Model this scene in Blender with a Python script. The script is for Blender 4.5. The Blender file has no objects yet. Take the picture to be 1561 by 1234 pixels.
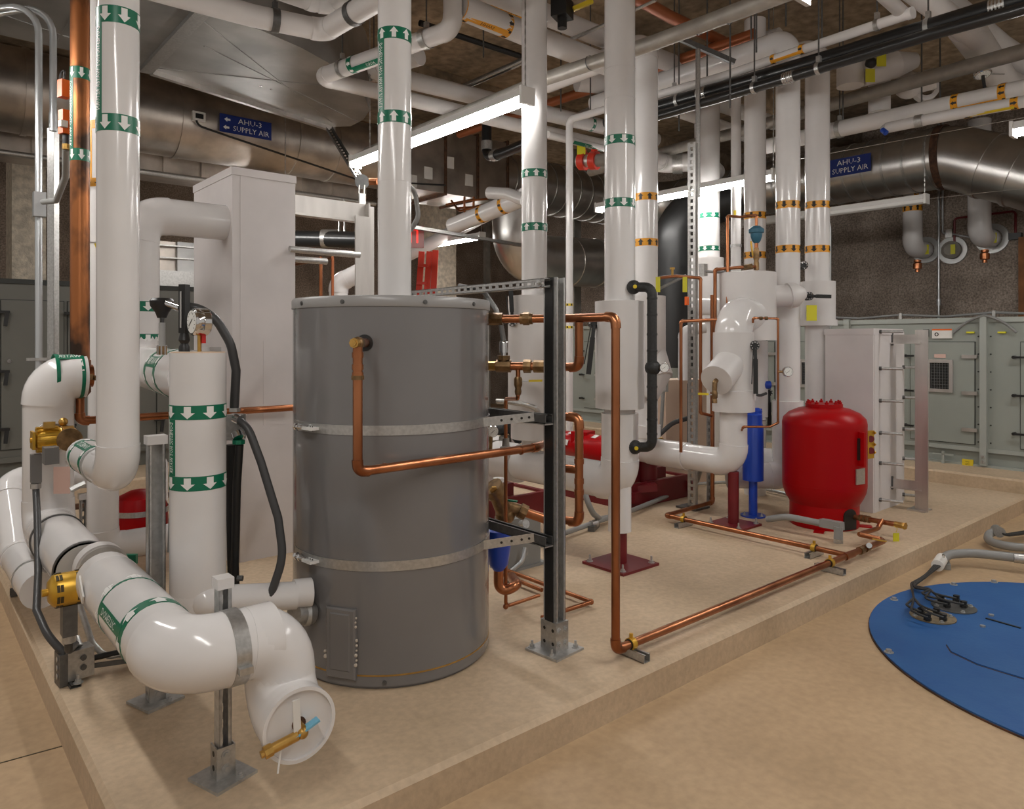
import bpy, math, random
from mathutils import Vector as V, Matrix
random.seed(7)
S = bpy.context.scene
COL = S.collection
pi = math.pi
# ------------------------------------------------------------ camera, world, exposure
F, CX, CY, H = 1110.0, 780.5, 520.0, 1.55
TH = math.radians(49.5)
FW = V((math.cos(TH), math.sin(TH), 0)); RT = V((math.sin(TH), -math.cos(TH), 0))
cam = bpy.data.cameras.new('camera'); camo = bpy.data.objects.new('camera', cam); COL.objects.link(camo)
camo.location = (0, 0, H); camo.rotation_euler = (pi/2, 0, TH - pi/2)
cam.sensor_width = 36; cam.lens = 36*F/1561; cam.shift_y = -(617-CY)/1561; cam.clip_end = 100
S.camera = camo
W = bpy.data.worlds.new('world'); S.world = W; W.use_nodes = True
bg = W.node_tree.nodes['Background']; bg.inputs[0].default_value = (1, .93, .86, 1); bg.inputs[1].default_value = .42
S.view_settings.view_transform = 'Standard'; S.view_settings.look = 'None'
S.view_settings.exposure = 0.06; S.view_settings.gamma = 1; S.view_settings.use_curve_mapping = False
LAMP = 50.0          # tube emission

def D(px, py, d):                                  # pixel at a depth along the view axis
    return V((0, 0, H)) + d*(FW + (px-CX)/F*RT + V((0, 0, (CY-py)/F)))
def _r(px, py): return FW + (px-CX)/F*RT + V((0, 0, (CY-py)/F))
PADZ = .14
def G(px, py, z=PADZ): r = _r(px, py); return V((0, 0, H)) + r*((z-H)/r.z)
def onX(px, py, X): r = _r(px, py); return V((0, 0, H)) + r*(X/r.x)
def onY(px, py, Y): r = _r(px, py); return V((0, 0, H)) + r*(Y/r.y)
def zat(py, p): return H + (CY-py)/F*(FW.x*p[0]+FW.y*p[1])       # height of a pixel row at a plan position
def face(p, deg):                                   # horizontal direction from p to the camera, turned deg towards screen left
    d = V((-p[0], -p[1], 0)).normalized(); r = V((-d.y, d.x, 0)); a = math.radians(deg); return d*math.cos(a)-r*math.sin(a)
def dep(p): return FW.x*p[0]+FW.y*p[1]

# ------------------------------------------------------------ materials
MT = {}
def pm(name, col, rough=.4, metal=0., var=0., vs=6., bump=0., bs=60., col2=None, stretch=None, emit=0, spec=.5, lo=.35, hi=.65, coat=0, detail=4):
    m = bpy.data.materials.new(name); m.use_nodes = True; nt = m.node_tree; N = nt.nodes; L = nt.links
    b = N['Principled BSDF']; c = tuple(col)+(1,)
    b.inputs['Base Color'].default_value = c; b.inputs['Roughness'].default_value = rough; b.inputs['Metallic'].default_value = metal
    b.inputs['Specular IOR Level'].default_value = spec
    if coat: b.inputs['Coat Weight'].default_value = coat; b.inputs['Coat Roughness'].default_value = .08
    if emit: b.inputs['Emission Color'].default_value = c; b.inputs['Emission Strength'].default_value = emit
    if var or bump or col2:
        g = N.new('ShaderNodeNewGeometry'); src = g.outputs['Position']
        if stretch:
            mp = N.new('ShaderNodeMapping'); mp.inputs['Scale'].default_value = stretch; L.new(src, mp.inputs[0]); src = mp.outputs[0]
    if var or col2:
        n = N.new('ShaderNodeTexNoise'); n.inputs['Scale'].default_value = vs; n.inputs['Detail'].default_value = detail; L.new(src, n.inputs['Vector'])
        r = N.new('ShaderNodeValToRGB'); r.color_ramp.elements[0].position = lo; r.color_ramp.elements[1].position = hi
        c2 = tuple(col2) if col2 else tuple(min(1, x*(1-var)) for x in col)
        c1 = tuple(col) if col2 else tuple(min(1, x*(1+var*.5)) for x in col)
        r.color_ramp.elements[0].color = c2+(1,); r.color_ramp.elements[1].color = c1+(1,)
        L.new(n.outputs['Fac'], r.inputs[0]); L.new(r.outputs[0], b.inputs['Base Color'])
    if bump:
        n2 = N.new('ShaderNodeTexNoise'); n2.inputs['Scale'].default_value = bs; n2.inputs['Detail'].default_value = 5; L.new(src, n2.inputs['Vector'])
        bp = N.new('ShaderNodeBump'); bp.inputs['Strength'].default_value = bump; bp.inputs['Distance'].default_value = .01
        L.new(n2.outputs['Fac'], bp.inputs['Height']); L.new(bp.outputs[0], b.inputs['Normal'])
    MT[name] = m; return m
pm('pvc', (.72, .70, .69), .15, var=.05, vs=3, bump=.02, bs=9)
pm('pvc_flat', (.65, .61, .60), .45, var=.06, vs=3)
pm('pvc_matte', (.66, .635, .62), .38, var=.05, vs=3)
pm('cap_grey', (.52, .50, .47), .5)
pm('tan', (.66, .50, .36), .7)
pm('copper', (.50, .205, .095), .3, .95, col2=(.27, .095, .04), vs=7, lo=.3, hi=.7, stretch=(1, 1, .4))
pm('copper_old', (.40, .15, .055), .38, .85, col2=(.055, .035, .026), vs=5, lo=.42, hi=.56, stretch=(1, 1, .55))
pm('copper_orange', (.36, .11, .04), .4, .4)
pm('bronze', (.26, .16, .075), .42, .8, var=.4, vs=25)
pm('brass', (.55, .33, .09), .32, .85, var=.25, vs=20)
pm('gold', (.62, .36, .04), .33, .55, var=.15, vs=12)
pm('gold_dark', (.05, .035, .01), .5)
pm('steel', (.50, .50, .49), .42, .75, var=.14, vs=50)
pm('galv', (.52, .515, .50), .36, .85, var=.13, vs=70)
pm('galv_dark', (.15, .15, .148), .42, .7, var=.15, vs=40)
pm('duct', (.62, .60, .575), .30, .92, var=.12, vs=4)
pm('duct_warm', (.50, .45, .40), .36, .85, var=.3, vs=3)
pm('duct_flat', (.44, .44, .43), .42, .85, var=.25, vs=2.2)
pm('galv_pipe', (.40, .375, .335), .48, .45, var=.12, vs=12)
pm('chrome', (.7, .7, .7), .12, 1.)
pm('alu', (.60, .57, .54), .35, .8, var=.15, vs=9, stretch=(1, 1, .15))
pm('emt', (.52, .54, .55), .3, .75)
pm('tank_grey', (.172, .166, .165), .24, 0, var=.06, vs=2.2, coat=.5)
pm('tank_rim', (.30, .295, .29), .3)
pm('cement', (.55, .48, .40), .8)
pm('red', (.36, .001, .003), .36, spec=.2)
pm('red_deep', (.16, .008, .012), .42, var=.12, vs=5)
pm('red_fire', (.55, .03, .012), .4)
pm('blue', (.008, .055, .42), .3, coat=.2)
pm('blue_teal', (.03, .13, .20), .4)
pm('blue_tape', (.16, .42, .58), .5)
pm('cover_blue', (.006, .076, .26), .55, col2=(.016, .10, .29), vs=5, lo=.35, hi=.75, bump=.12, bs=40)
pm('rust', (.09, .04, .02), .8, var=.5, vs=20)
pm('gasket', (.20, .155, .095), .7, var=.3, vs=30)
pm('black', (.012, .012, .012), .42)
pm('rubber', (.02, .0205, .02), .55, var=.3, vs=60, bump=.25, bs=90)
pm('pipe_black', (.012, .0125, .013), .3, coat=.2)
pm('hose', (.045, .045, .046), .42)
pm('hose_grey', (.20, .20, .195), .5)
pm('grey_plastic', (.16, .155, .15), .5)
pm('conduit_grey', (.26, .26, .25), .42)
pm('green', (.0, .145, .075), .35)
pm('orange', (.75, .33, .015), .4)
pm('orange_box', (.72, .12, .01), .4)
pm('yellow', (.70, .52, .02), .45)
pm('yellow_tag', (.62, .58, .02), .5)
pm('white_print', (.80, .80, .78), .4)
pm('black_print', (.012, .010, .008), .5)
pm('paper', (.72, .70, .66), .7)
pm('pink_tag', (.62, .42, .36), .6)
pm('blue_sign', (.012, .030, .19), .4)
pm('red_valve', (.5, .01, .01), .4)
pm('glass_dark', (.012, .013, .014), .12)
pm('ahu', (.28, .30, .27), .42, var=.05, vs=2)
pm('ahu_dark', (.14, .14, .122), .45, var=.06, vs=2)
pm('ahu_trim', (.34, .36, .33), .4)
pm('ahu_gap', (.03, .033, .03), .6)
pm('beige', (.56, .43, .33), .6)
pm('column', (.62, .54, .43), .9, var=.25, vs=14, bump=.9, bs=45)
pm('cast', (.26, .24, .21), .8, var=.3, vs=4, bump=.3, bs=20)
pm('ladder', (.70, .035, .01), .4)
pm('exit', (.95, .03, .02), .4, emit=1.3)
pm('exit_panel', (.30, .10, .09), .35)
pm('wood', (.30, .12, .04), .7, var=.3, vs=4)
pm('lamp_white', (.75, .74, .72), .4)
pm('lamp', (1, .972, .935), .5, emit=LAMP)
pm('gauge', (.78, .78, .75), .3)
pm('clearish', (.40, .40, .39), .3, .4)
def ramp_mat(name, cols, scale, rough, bump, bs, stretch=None, second=None):
    m = pm(name, cols[0], rough); nt = m.node_tree; N = nt.nodes; L = nt.links; b = N['Principled BSDF']
    g = N.new('ShaderNodeNewGeometry'); src = g.outputs['Position']
    if stretch:
        mp = N.new('ShaderNodeMapping'); mp.inputs['Scale'].default_value = stretch; L.new(src, mp.inputs[0]); src = mp.outputs[0]
    n = N.new('ShaderNodeTexNoise'); n.inputs['Scale'].default_value = scale; n.inputs['Detail'].default_value = 7; n.inputs['Roughness'].default_value = .6; L.new(src, n.inputs['Vector'])
    r = N.new('ShaderNodeValToRGB'); e = r.color_ramp.elements
    e[0].position = .3; e[1].position = .72; e[0].color = tuple(cols[0])+(1,); e[1].color = tuple(cols[-1])+(1,)
    for i, c in enumerate(cols[1:-1]): k = e.new(.3+.42*(i+1)/(len(cols)-1)); k.color = tuple(c)+(1,)
    L.new(n.outputs['Fac'], r.inputs[0]); out = r.outputs[0]
    if second:                                    # fine speckle multiplied in
        n3 = N.new('ShaderNodeTexNoise'); n3.inputs['Scale'].default_value = second[0]; n3.inputs['Detail'].default_value = 3; L.new(g.outputs['Position'], n3.inputs['Vector'])
        r3 = N.new('ShaderNodeValToRGB'); r3.color_ramp.elements[0].position = .3; r3.color_ramp.elements[1].position = .7
        r3.color_ramp.elements[0].color = (second[1],)*3+(1,); r3.color_ramp.elements[1].color = (second[2],)*3+(1,)
        L.new(n3.outputs['Fac'], r3.inputs[0])
        mx = N.new('ShaderNodeMix'); mx.data_type = 'RGBA'; mx.blend_type = 'MULTIPLY'; mx.inputs['Factor'].default_value = 1
        L.new(out, mx.inputs['A']); L.new(r3.outputs[0], mx.inputs['B']); out = mx.outputs['Result']
    L.new(out, b.inputs['Base Color'])
    n2 = N.new('ShaderNodeTexNoise'); n2.inputs['Scale'].default_value = bs; n2.inputs['Detail'].default_value = 6; L.new(g.outputs['Position'], n2.inputs['Vector'])
    bp = N.new('ShaderNodeBump'); bp.inputs['Strength'].default_value = bump; bp.inputs['Distance'].default_value = .02
    L.new(n2.outputs['Fac'], bp.inputs['Height']); L.new(bp.outputs[0], b.inputs['Normal'])
ramp_mat('floor_mat', [(.40, .275, .158), (.48, .335, .198), (.54, .385, .232)], 1.1, .5, .06, 30, (1, 1, 1), (26, .90, 1.06))
ramp_mat('pad_mat', [(.46, .345, .225), (.55, .415, .28), (.61, .47, .32)], 1.6, .6, .10, 45, (1, 1, 1), (38, .88, 1.06))
ramp_mat('wall_mat', [(.20, .16, .13), (.30, .245, .20), (.40, .33, .275)], 1.6, .85, .9, 26, None, (42, .6, 1.5))
ramp_mat('ceil_mat', [(.13, .10, .07), (.33, .25, .17), (.54, .41, .27)], .9, .9, .5, 14, (1, .45, 1), (9, .6, 1.2))

# ------------------------------------------------------------ mesh builder
def basis(ax):
    ax = ax.normalized(); ref = V((0, 0, 1)) if abs(ax.z) < .9 else V((0, 1, 0))
    e1 = ax.cross(ref).normalized(); return e1, ax.cross(e1).normalized()
def v3(p): return p if isinstance(p, V) else V(p)
def fillet(pts, R, n=7):
    P = [v3(p) for p in pts]; out = [P[0]]; segs = []
    for i in range(1, len(P)-1):
        a = (P[i-1]-P[i]); b = (P[i+1]-P[i]); la, lb = a.length, b.length; a.normalize(); b.normalize()
        ang = a.angle(b); 
        if ang > 2.85: out.append(P[i]); continue
        t = min(R/math.tan(ang/2), la*.499 if i > 1 else la*.99, lb*.499 if i < len(P)-2 else lb*.99); r = t*math.tan(ang/2)
        c = P[i]+(a+b).normalized()*(r/math.sin(ang/2)); s = P[i]+a*t; e = P[i]+b*t
        u = (s-c); w = (e-c); tot = u.angle(w); arc = []
        for k in range(n+1):
            f = k/n; arc.append(c+(u*math.sin((1-f)*tot)+w*math.sin(f*tot))/math.sin(tot))
        segs.append((len(out), arc)); out += arc
    out.append(P[-1]); return out, segs
class MB:
    def __init__(s): s.v = []; s.f = []
    def add(s, vs, fs):
        o = len(s.v); s.v += [v3(p) for p in vs]; s.f += [tuple(i+o for i in f) for f in fs]; return s
    def box(s, c, size, rz=0):
        c = v3(c); x, y, z = (q/2 for q in size); co, si = math.cos(rz), math.sin(rz)
        vs = [c+V((a*x*co-b*y*si, a*x*si+b*y*co, d*z)) for a in (-1, 1) for b in (-1, 1) for d in (-1, 1)]
        return s.add(vs, [(0, 1, 3, 2), (4, 6, 7, 5), (0, 4, 5, 1), (2, 3, 7, 6), (0, 2, 6, 4), (1, 5, 7, 3)])
    def bb(s, a, b):
        a = v3(a); b = v3(b); return s.box((a+b)/2, [abs(q) for q in (b-a)])
    def bar(s, a, b, w, h, up=(0, 0, 1)):
        a = v3(a); b = v3(b); d = (b-a).normalized(); up = v3(up); sd = d.cross(up).normalized()*(w/2); u = sd.cross(d).normalized()*(h/2)
        vs = [p+i*sd+j*u for p in (a, b) for i in (-1, 1) for j in (-1, 1)]
        return s.add(vs, [(0, 1, 3, 2), (4, 6, 7, 5), (0, 4, 5, 1), (2, 3, 7, 6), (0, 2, 6, 4), (1, 5, 7, 3)])
    def sweep(s, P, r, seg=16, caps=True):
        P = [v3(p) for p in P]; n = len(P); rs = r if isinstance(r, (list, tuple)) else [r]*n
        T = []
        for i in range(n):
            t = (P[min(i+1, n-1)]-P[max(i-1, 0)]); T.append(t.normalized() if t.length > 1e-9 else V((0, 0, 1)))
        e1, e2 = basis(T[0]); vs = []; fs = []
        for i in range(n):
            if i:
                q = T[i-1].rotation_difference(T[i]); e1 = q @ e1; e2 = q @ e2
            for k in range(seg):
                a = 2*pi*k/seg; vs.append(P[i]+(e1*math.cos(a)+e2*math.sin(a))*rs[i])
        for i in range(n-1):
            for k in range(seg):
                k2 = (k+1) % seg; fs.append((i*seg+k, i*seg+k2, (i+1)*seg+k2, (i+1)*seg+k))
        if caps: fs.append(tuple(range(seg))[::-1]); fs.append(tuple((n-1)*seg+k for k in range(seg)))
        return s.add(vs, fs)
    def tube(s, pts, r, seg=14, bend=0, caps=True, n=7):
        return s.sweep(fillet(pts, bend, n)[0] if bend and len(pts) > 2 else pts, r, seg, caps)
    def cyl(s, a, b, r, seg=20): return s.sweep([a, b], r, seg)
    def lathe(s, prof, base=(0, 0, 0), ax=(0, 0, 1), seg=40):
        base = v3(base); ax = v3(ax).normalized(); e1, e2 = basis(ax); vs = []; fs = []; n = len(prof)
        for r, h in prof:
            for k in range(seg):
                a = 2*pi*k/seg; vs.append(base+ax*h+(e1*math.cos(a)+e2*math.sin(a))*max(r, 1e-4))
        for i in range(n-1):
            for k in range(seg):
                k2 = (k+1) % seg; fs.append((i*seg+k, i*seg+k2, (i+1)*seg+k2, (i+1)*seg+k))
        fs.append(tuple(range(seg))[::-1]); fs.append(tuple((n-1)*seg+k for k in range(seg)))
        return s.add(vs, fs)
    def ring(s, c, ax, R, r, seg=28, n=8, a0=0, a1=2*pi):
        c = v3(c); e1, e2 = basis(v3(ax)); full = a1-a0 > 6.28
        P = [c+(e1*math.cos(a0+(a1-a0)*k/seg)+e2*math.sin(a0+(a1-a0)*k/seg))*R for k in range(seg+1)]
        return s.sweep(P, r, n, not full)
    def hoop(s, c, ax, r0, r1, w, seg=32, a0=0., a1=2*pi, ref=None):   # flat band of rectangular section round an axis
        c = v3(c); ax = v3(ax).normalized(); e1, e2 = (basis(ax) if ref is None else (v3(ref).normalized(), ax.cross(v3(ref)).normalized()))
        vs = []; fs = []; full = a1-a0 > 6.28
        m = seg if full else seg+1
        for k in range(m):
            a = a0+(a1-a0)*k/seg; d = e1*math.cos(a)+e2*math.sin(a)
            for r, h in ((r0, -w/2), (r1, -w/2), (r1, w/2), (r0, w/2)): vs.append(c+d*r+ax*h)
        for k in range(seg):
            k2 = (k+1) % m
            for j in range(4): fs.append((k*4+j, k*4+(j+1) % 4, k2*4+(j+1) % 4, k2*4+j))
        if not full: fs += [(0, 3, 2, 1), tuple(seg*4+j for j in range(4))]
        return s.add(vs, fs)
    def prism(s, poly, o, ux, uy, depth):
        o = v3(o); ux = v3(ux); uy = v3(uy); n = len(poly); w = ux.cross(uy).normalized()*depth
        vs = [o+ux*x+uy*y for x, y in poly]+[o+ux*x+uy*y+w for x, y in poly]
        return s.add(vs, [tuple(range(n))[::-1], tuple(range(n, 2*n))]+[(i, (i+1) % n, n+(i+1) % n, n+i) for i in range(n)])
    def ball(s, c, r, seg=16, sz=1.): return s.lathe([(r*math.sin(pi*k/10), -r*sz*math.cos(pi*k/10)) for k in range(11)], c, (0, 0, 1), seg)
    def obj(s, name, mat, parent=None, smooth=True, ang=38): return mk(name, s.v, s.f, mat, parent, smooth, ang)
ORG = {}
def mk(name, vs, fs, mat, parent=None, smooth=True, ang=38):
    if parent: o0 = ORG[parent.name]
    else:
        xs = [p.x for p in vs]; ys = [p.y for p in vs]; o0 = V(((min(xs)+max(xs))/2, (min(ys)+max(ys))/2, min(p.z for p in vs)))
    me = bpy.data.meshes.new(name); me.from_pydata([tuple(p-o0) for p in vs], [], fs)
    me.materials.append(MT[mat]); me.update()
    if smooth:
        me.polygons.foreach_set('use_smooth', [True]*len(me.polygons)); me.set_sharp_from_angle(angle=math.radians(ang))
    o = bpy.data.objects.new(name, me); COL.objects.link(o); ORG[o.name] = o0
    if parent: o.parent = parent
    else: o.location = o0
    return o
def tag(o, label, cat, group=None):
    o['label'] = label; o['category'] = cat
    if group: o['group'] = group
    return o
def thing(name, label, cat, loc, group=None):
    o = bpy.data.objects.new(name, None); COL.objects.link(o); o.empty_display_size = .05
    o.location = v3(loc); ORG[o.name] = v3(loc).copy(); return tag(o, label, cat, group)
def struct(o): o['kind'] = 'structure'; return o
def dup(root, off, label=None, group=None):          # copy of a thing with its parts and sub-parts
    off = v3(off)
    def cp(o, par):
        c = o.copy(); COL.objects.link(c); ORG[c.name] = ORG[o.name]+off
        if par is None: c.location = o.location+off
        else: c.parent = par
        for ch in [x for x in kids.get(o.name, [])]: cp(ch, c)
        return c
    kids = {}
    for o in list(COL.objects):
        if o.parent: kids.setdefault(o.parent.name, []).append(o)
    r = cp(root, None)
    if label: r['label'] = label
    if group: r['group'] = group
    return r

# ------------------------------------------------------------ pipes, bands, lettering, strut
def pipe(t, pts, r, mat='pvc', bend=1.2, fit=1.05, seg=22, names=('pipe', 'elbow'), fitmat=None, ext=.25):
    P = [v3(p) for p in pts]; full, segs = fillet(P, bend*r, 9); st = {i: arc for i, arc in segs}
    i = 0; cur = [full[0]]; out = []
    def flush():
        if len(cur) > 1 and (cur[-1]-cur[0]).length > .004: out.append(MB().sweep(cur, r, seg).obj(names[0], mat, t))
    while i < len(full):
        if i in st:
            arc = st[i]; prev = cur[-1]; cur.append(arc[0]); flush(); e = r*ext
            a = arc[0]+(arc[0]-arc[1]).normalized()*min(e, (arc[0]-prev).length*.9); z = arc[-1]+(arc[-1]-arc[-2]).normalized()*e
            out.append(MB().sweep([a]+arc+[z], r*fit, seg).obj(names[1], fitmat or mat, t)); cur = [arc[-1]]; i += len(arc)
        else:
            if i: cur.append(full[i])
            i += 1
    flush(); return out
def run(name, label, cat, pts, r, mat='pvc', bend=1.2, group=None, **k):
    t = thing(name, label, cat, pts[0], group); pipe(t, pts, r, mat, bend, **k); return t
def band(t, p, ax, r, w, col='green', acol='white_print', n=8, sgn=1, ph=.2, rail=0):
    p = v3(p); ax = v3(ax).normalized(); e1, e2 = basis(ax)
    b = MB().hoop(p, ax, r*.99, r+.0012, w, 32).obj('label_band', col, t)
    q = r+.0022; aw = 2*pi*r/n
    def pt(a, h): return p+ax*(h*sgn)+(e1*math.cos(a)+e2*math.sin(a))*q
    for k in range(n):
        m = MB(); a0 = ph+2*pi*k/n; s = aw*.16/r; hd = aw*.33/r
        for j in (0, 1):
            x0 = a0-s+s*j; x1 = x0+s
            m.add([pt(x0, -.42*w), pt(x1, -.42*w), pt(x1, .02*w), pt(x0, .02*w)], [(0, 1, 2, 3) if sgn > 0 else (3, 2, 1, 0)])
        m.add([pt(a0-hd, .02*w), pt(a0-hd*.5, .02*w), pt(a0, .02*w), pt(a0+hd*.5, .02*w), pt(a0+hd, .02*w), pt(a0+hd*.5, .22*w), pt(a0, .43*w), pt(a0-hd*.5, .22*w)],
              [(0, 1, 7), (1, 2, 6, 7), (2, 3, 5, 6), (3, 4, 5)])
        m.obj('flow_arrow', acol, b, smooth=False)
    return b
_tc = {}
def textmesh(txt):
    if txt not in _tc:
        c = bpy.data.curves.new('txt', 'FONT'); c.body = txt; c.size = 1; c.align_x = 'CENTER'; c.align_y = 'CENTER'; c.resolution_u = 1
        o = bpy.data.objects.new('txt', c); COL.objects.link(o); dg = bpy.context.evaluated_depsgraph_get(); dg.update()
        me = bpy.data.meshes.new_from_object(o.evaluated_get(dg)); vs = [tuple(q.co) for q in me.vertices]; fs = [tuple(p.vertices) for p in me.polygons]
        bpy.data.objects.remove(o); bpy.data.curves.remove(c); bpy.data.meshes.remove(me)
        w = max(q[0] for q in vs)-min(q[0] for q in vs); _tc[txt] = ([(q[0], q[1]) for q in vs], fs, w)
    return _tc[txt]
def flat_text(t, txt, c, ux, uy, h, mat='white_print', width=None, name='lettering'):
    vs, fs, w = textmesh(txt); c = v3(c); ux = v3(ux).normalized(); uy = v3(uy).normalized(); k = h/.72; kx = (width/w if width else k)
    return mk(name, [c+ux*(x*kx)+uy*(y*k) for x, y in vs], fs, mat, t, False)
def strip(t, p0, p1, r, fd, ang, col='green', txt=None, tcol='white_print', h=None, flip=1, tw=None):
    p0 = v3(p0); p1 = v3(p1); ax = (p1-p0).normalized(); e1, e2 = basis(ax); fd = v3(fd); a = math.atan2(fd.dot(e2), fd.dot(e1)); L = (p1-p0).length
    b = MB().hoop((p0+p1)/2, ax, r*.99, r+.0012, L, 8, a-ang/2, a+ang/2).obj('label_strip', col, t)
    if txt:
        vs, fs, w = textmesh(txt); h = h or ang*r*.62; k = h/.72; kx = min(k*1.15, (tw or L*.9)/w); c = (p0+p1)/2
        mk('lettering', [c+ax*(x*kx*flip)+(e1*math.cos(a+flip*y*k/r)+e2*math.sin(a+flip*y*k/r))*(r+.0022) for x, y in vs], fs, tcol, b, False)
    return b
def strut(m, a, b, o, w=.041, h=.041, slots=True, th=.003, pitch=.05):
    a = v3(a); b = v3(b); d = b-a; L = d.length; d.normalize(); o = v3(o).normalized(); s = d.cross(o).normalized()
    for k in (-1, 1):
        m.bar(a+s*k*(w/2-th/2), b+s*k*(w/2-th/2), th, h, o)
        m.bar(a+s*k*(w/2-.006)+o*(h/2-th/2), b+s*k*(w/2-.006)+o*(h/2-th/2), .011, th, o)
    wb = -o*(h/2-th/2)
    if not slots: return m.bar(a+wb, b+wb, w, th, o)
    for k in (-1, 1): m.bar(a+wb+s*k*w*.33, b+wb+s*k*w*.33, w*.32, th, o)
    n = max(1, int(L/pitch))
    for i in range(n):
        x = (i+.5)*L/n; m.bar(a+wb+d*(x-L/n*.22), a+wb+d*(x+L/n*.22), w*.4, th, o)
    return m
def bolt(t, p, ax=(0, 0, 1), r=.012, h=.012, stud=.02, mat='steel', name='bolt'):
    p = v3(p); ax = v3(ax).normalized(); m = MB().cyl(p, p+ax*.003, r*1.6, 12).cyl(p, p+ax*(.003+h), r, 6)
    if stud: m.cyl(p, p+ax*(h+stud), r*.5, 8)
    return m.obj(name, mat, t, ang=25)
# ============================================================ lights hung in rows (the room's strip lamps)
def strip_lamp(X, Y0, Y1, z, label, lit=True, up=.9):
    t = thing('strip_light', label, 'light', (X, (Y0+Y1)/2, z), 'strip lights hung on chains' if lit else None)
    w, h = .115, .055
    m = MB().add([(X+x, y, z+zz) for y in (Y0, Y1) for x, zz in ((-.055, .0), (-.038, .06), (.038, .06), (.055, .0))],
                 [(0, 1, 2, 3), (7, 6, 5, 4), (0, 4, 5, 1), (1, 5, 6, 2), (2, 6, 7, 3), (3, 7, 4, 0)]); m.obj('housing', 'lamp_white', t)
    P = [(-.05, 0), (-.043, -.032), (-.02, -.048), (.02, -.048), (.043, -.032), (.05, 0)]
    m = MB(); e = .02; n = len(P)
    m.add([(X+x, y, z+zz) for y in (Y0+e, Y1-e) for x, zz in P], [tuple(range(n)), tuple(range(2*n-1, n-1, -1))]+[(i, n+i, n+(i+1) % n, (i+1) % n) for i in range(n)])
    m.obj('lamp_lens', 'lamp' if lit else 'lamp_white', t)
    for y in (Y0+.01, Y1-.01): MB().box((X, y, z+.005), (.125, .024, .118)).obj('end_cap', 'lamp_white', t)
    for y in (Y0+.03, Y1-.28):
        c = MB(); k = int(up/.03)
        for i in range(k):
            c.bar((X, y, z+.06+i*up/k), (X, y, z+.06+(i+1.25)*up/k), .003 if i % 2 else .012, .012 if i % 2 else .003, (0, 1, 0))
        c.obj('chain', 'galv', t)
    return t
CEIL = 5.0
strip_lamp(3.27, 3.66, 6.07, 3.2, 'lit strip light on chains whose end is beside a green-banded white riser', up=1.75)
strip_lamp(6.70, 3.80, 6.20, 3.2, 'lit strip light running behind the white risers with orange bands', up=1.75)
strip_lamp(7.08, 9.0, 11.4, 3.2, 'lit strip light above the orange ladder', up=1.75)
strip_lamp(9.17, 3.3, 5.9, 3.2, 'unlit white strip light below the spiral duct', lit=False, up=.6)
strip_lamp(3.36, -.6, 1.78, 3.245, 'lit strip light hanging over the strip of bare floor before the pad', up=1.7)
strip_lamp(6.7, -.6, 1.8, 3.2, 'lit strip light hanging over the blue round floor cover', up=1.75)
strip_lamp(-.15, -.6, 1.8, 3.2, 'lit strip light hanging over the empty floor left of the pad', up=1.75)
strip_lamp(-.15, 3.66, 6.07, 3.2, 'lit strip light beyond the left edge of the pad', up=.65)
strip_lamp(3.4, 7.9, 10.3, 3.2, 'lit strip light below the round duct at the back', up=1.74)

# ============================================================ structure
def slab(name, a, b, mat): return struct(MB().bb(a, b).obj(name, mat, smooth=False))
slab('floor', (-5, -5, -.2), (12.1, 14.2, 0), 'floor_mat')
slab('ceiling', (-5, -5, CEIL), (12.1, 14.2, CEIL+.2), 'ceil_mat')
slab('wall_right', (11.9, -5, 0), (12.1, 14.2, CEIL), 'wall_mat')
slab('wall_back', (-5, 14.0, 0), (12.1, 14.2, CEIL), 'wall_mat')
def pad(name, a, b, mat='pad_mat', bev=.018):
    (x0, y0, z0), (x1, y1, z1) = a, b; m = MB(); c = bev
    vs = [(x0, y0, z0), (x1, y0, z0), (x1, y1, z0), (x0, y1, z0), (x0, y0, z1-c), (x1, y0, z1-c), (x1, y1, z1-c), (x0, y1, z1-c), (x0+c, y0+c, z1), (x1-c, y0+c, z1), (x1-c, y1-c, z1), (x0+c, y1-c, z1)]
    fs = [(3, 2, 1, 0), (8, 9, 10, 11)]+[(i, (i+1) % 4, 4+(i+1) % 4, 4+i) for i in range(4)]+[(4+i, 4+(i+1) % 4, 8+(i+1) % 4, 8+i) for i in range(4)]
    return struct(m.add(vs, fs).obj(name, mat, smooth=False))
PX0, PY0 = .50, 1.99
pad('concrete_pad', (PX0, PY0, 0), (7.93, 7.0, PADZ))
pad('housekeeping_pad_right', (7.93, -1, 0), (11.9, 9.2, .265))
pad('housekeeping_pad_back', (-5, 7.45, 0), (3.2, 11, .265))
slab('trim_1', (-5, 7.4, 0), (3.2, 7.45, .10), 'rust')
for k, y in enumerate((5.25, 7.65, 10.2, 12.6)): slab('ceiling_beam', (-5, y, CEIL-.28), (12, y+.35, CEIL), 'ceil_mat')
def crack(pts, name='floor_joint'):
    m = MB()
    for a, b in zip(pts, pts[1:]): m.bar(a, b, .006, .002)
    o = m.obj(name, 'gold_dark', smooth=False); return struct(o)
crack([G(-40, 1175, .0005), G(95, 1138, .0005)])
# square column behind the cabinets, left
def on(px, py, X=None, Y=None): return onX(px, py, X) if X else onY(px, py, Y)
a = onY(18, 300, 10.9); b = onY(70, 300, 10.9)
slab('column_1', (a.x, 10.9, 0), (b.x, 11.5, CEIL), 'column')
a = onY(668, 300, 11.8); b = onY(686, 300, 11.8)
slab('column_2', (a.x, 11.8, 0), (b.x+.15, 12.5, CEIL), 'column')
a = onY(741, 300, 12.6)
slab('column_3', (a.x, 12.6, 0), (a.x+.12, 12.7, CEIL), 'cast')
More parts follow.
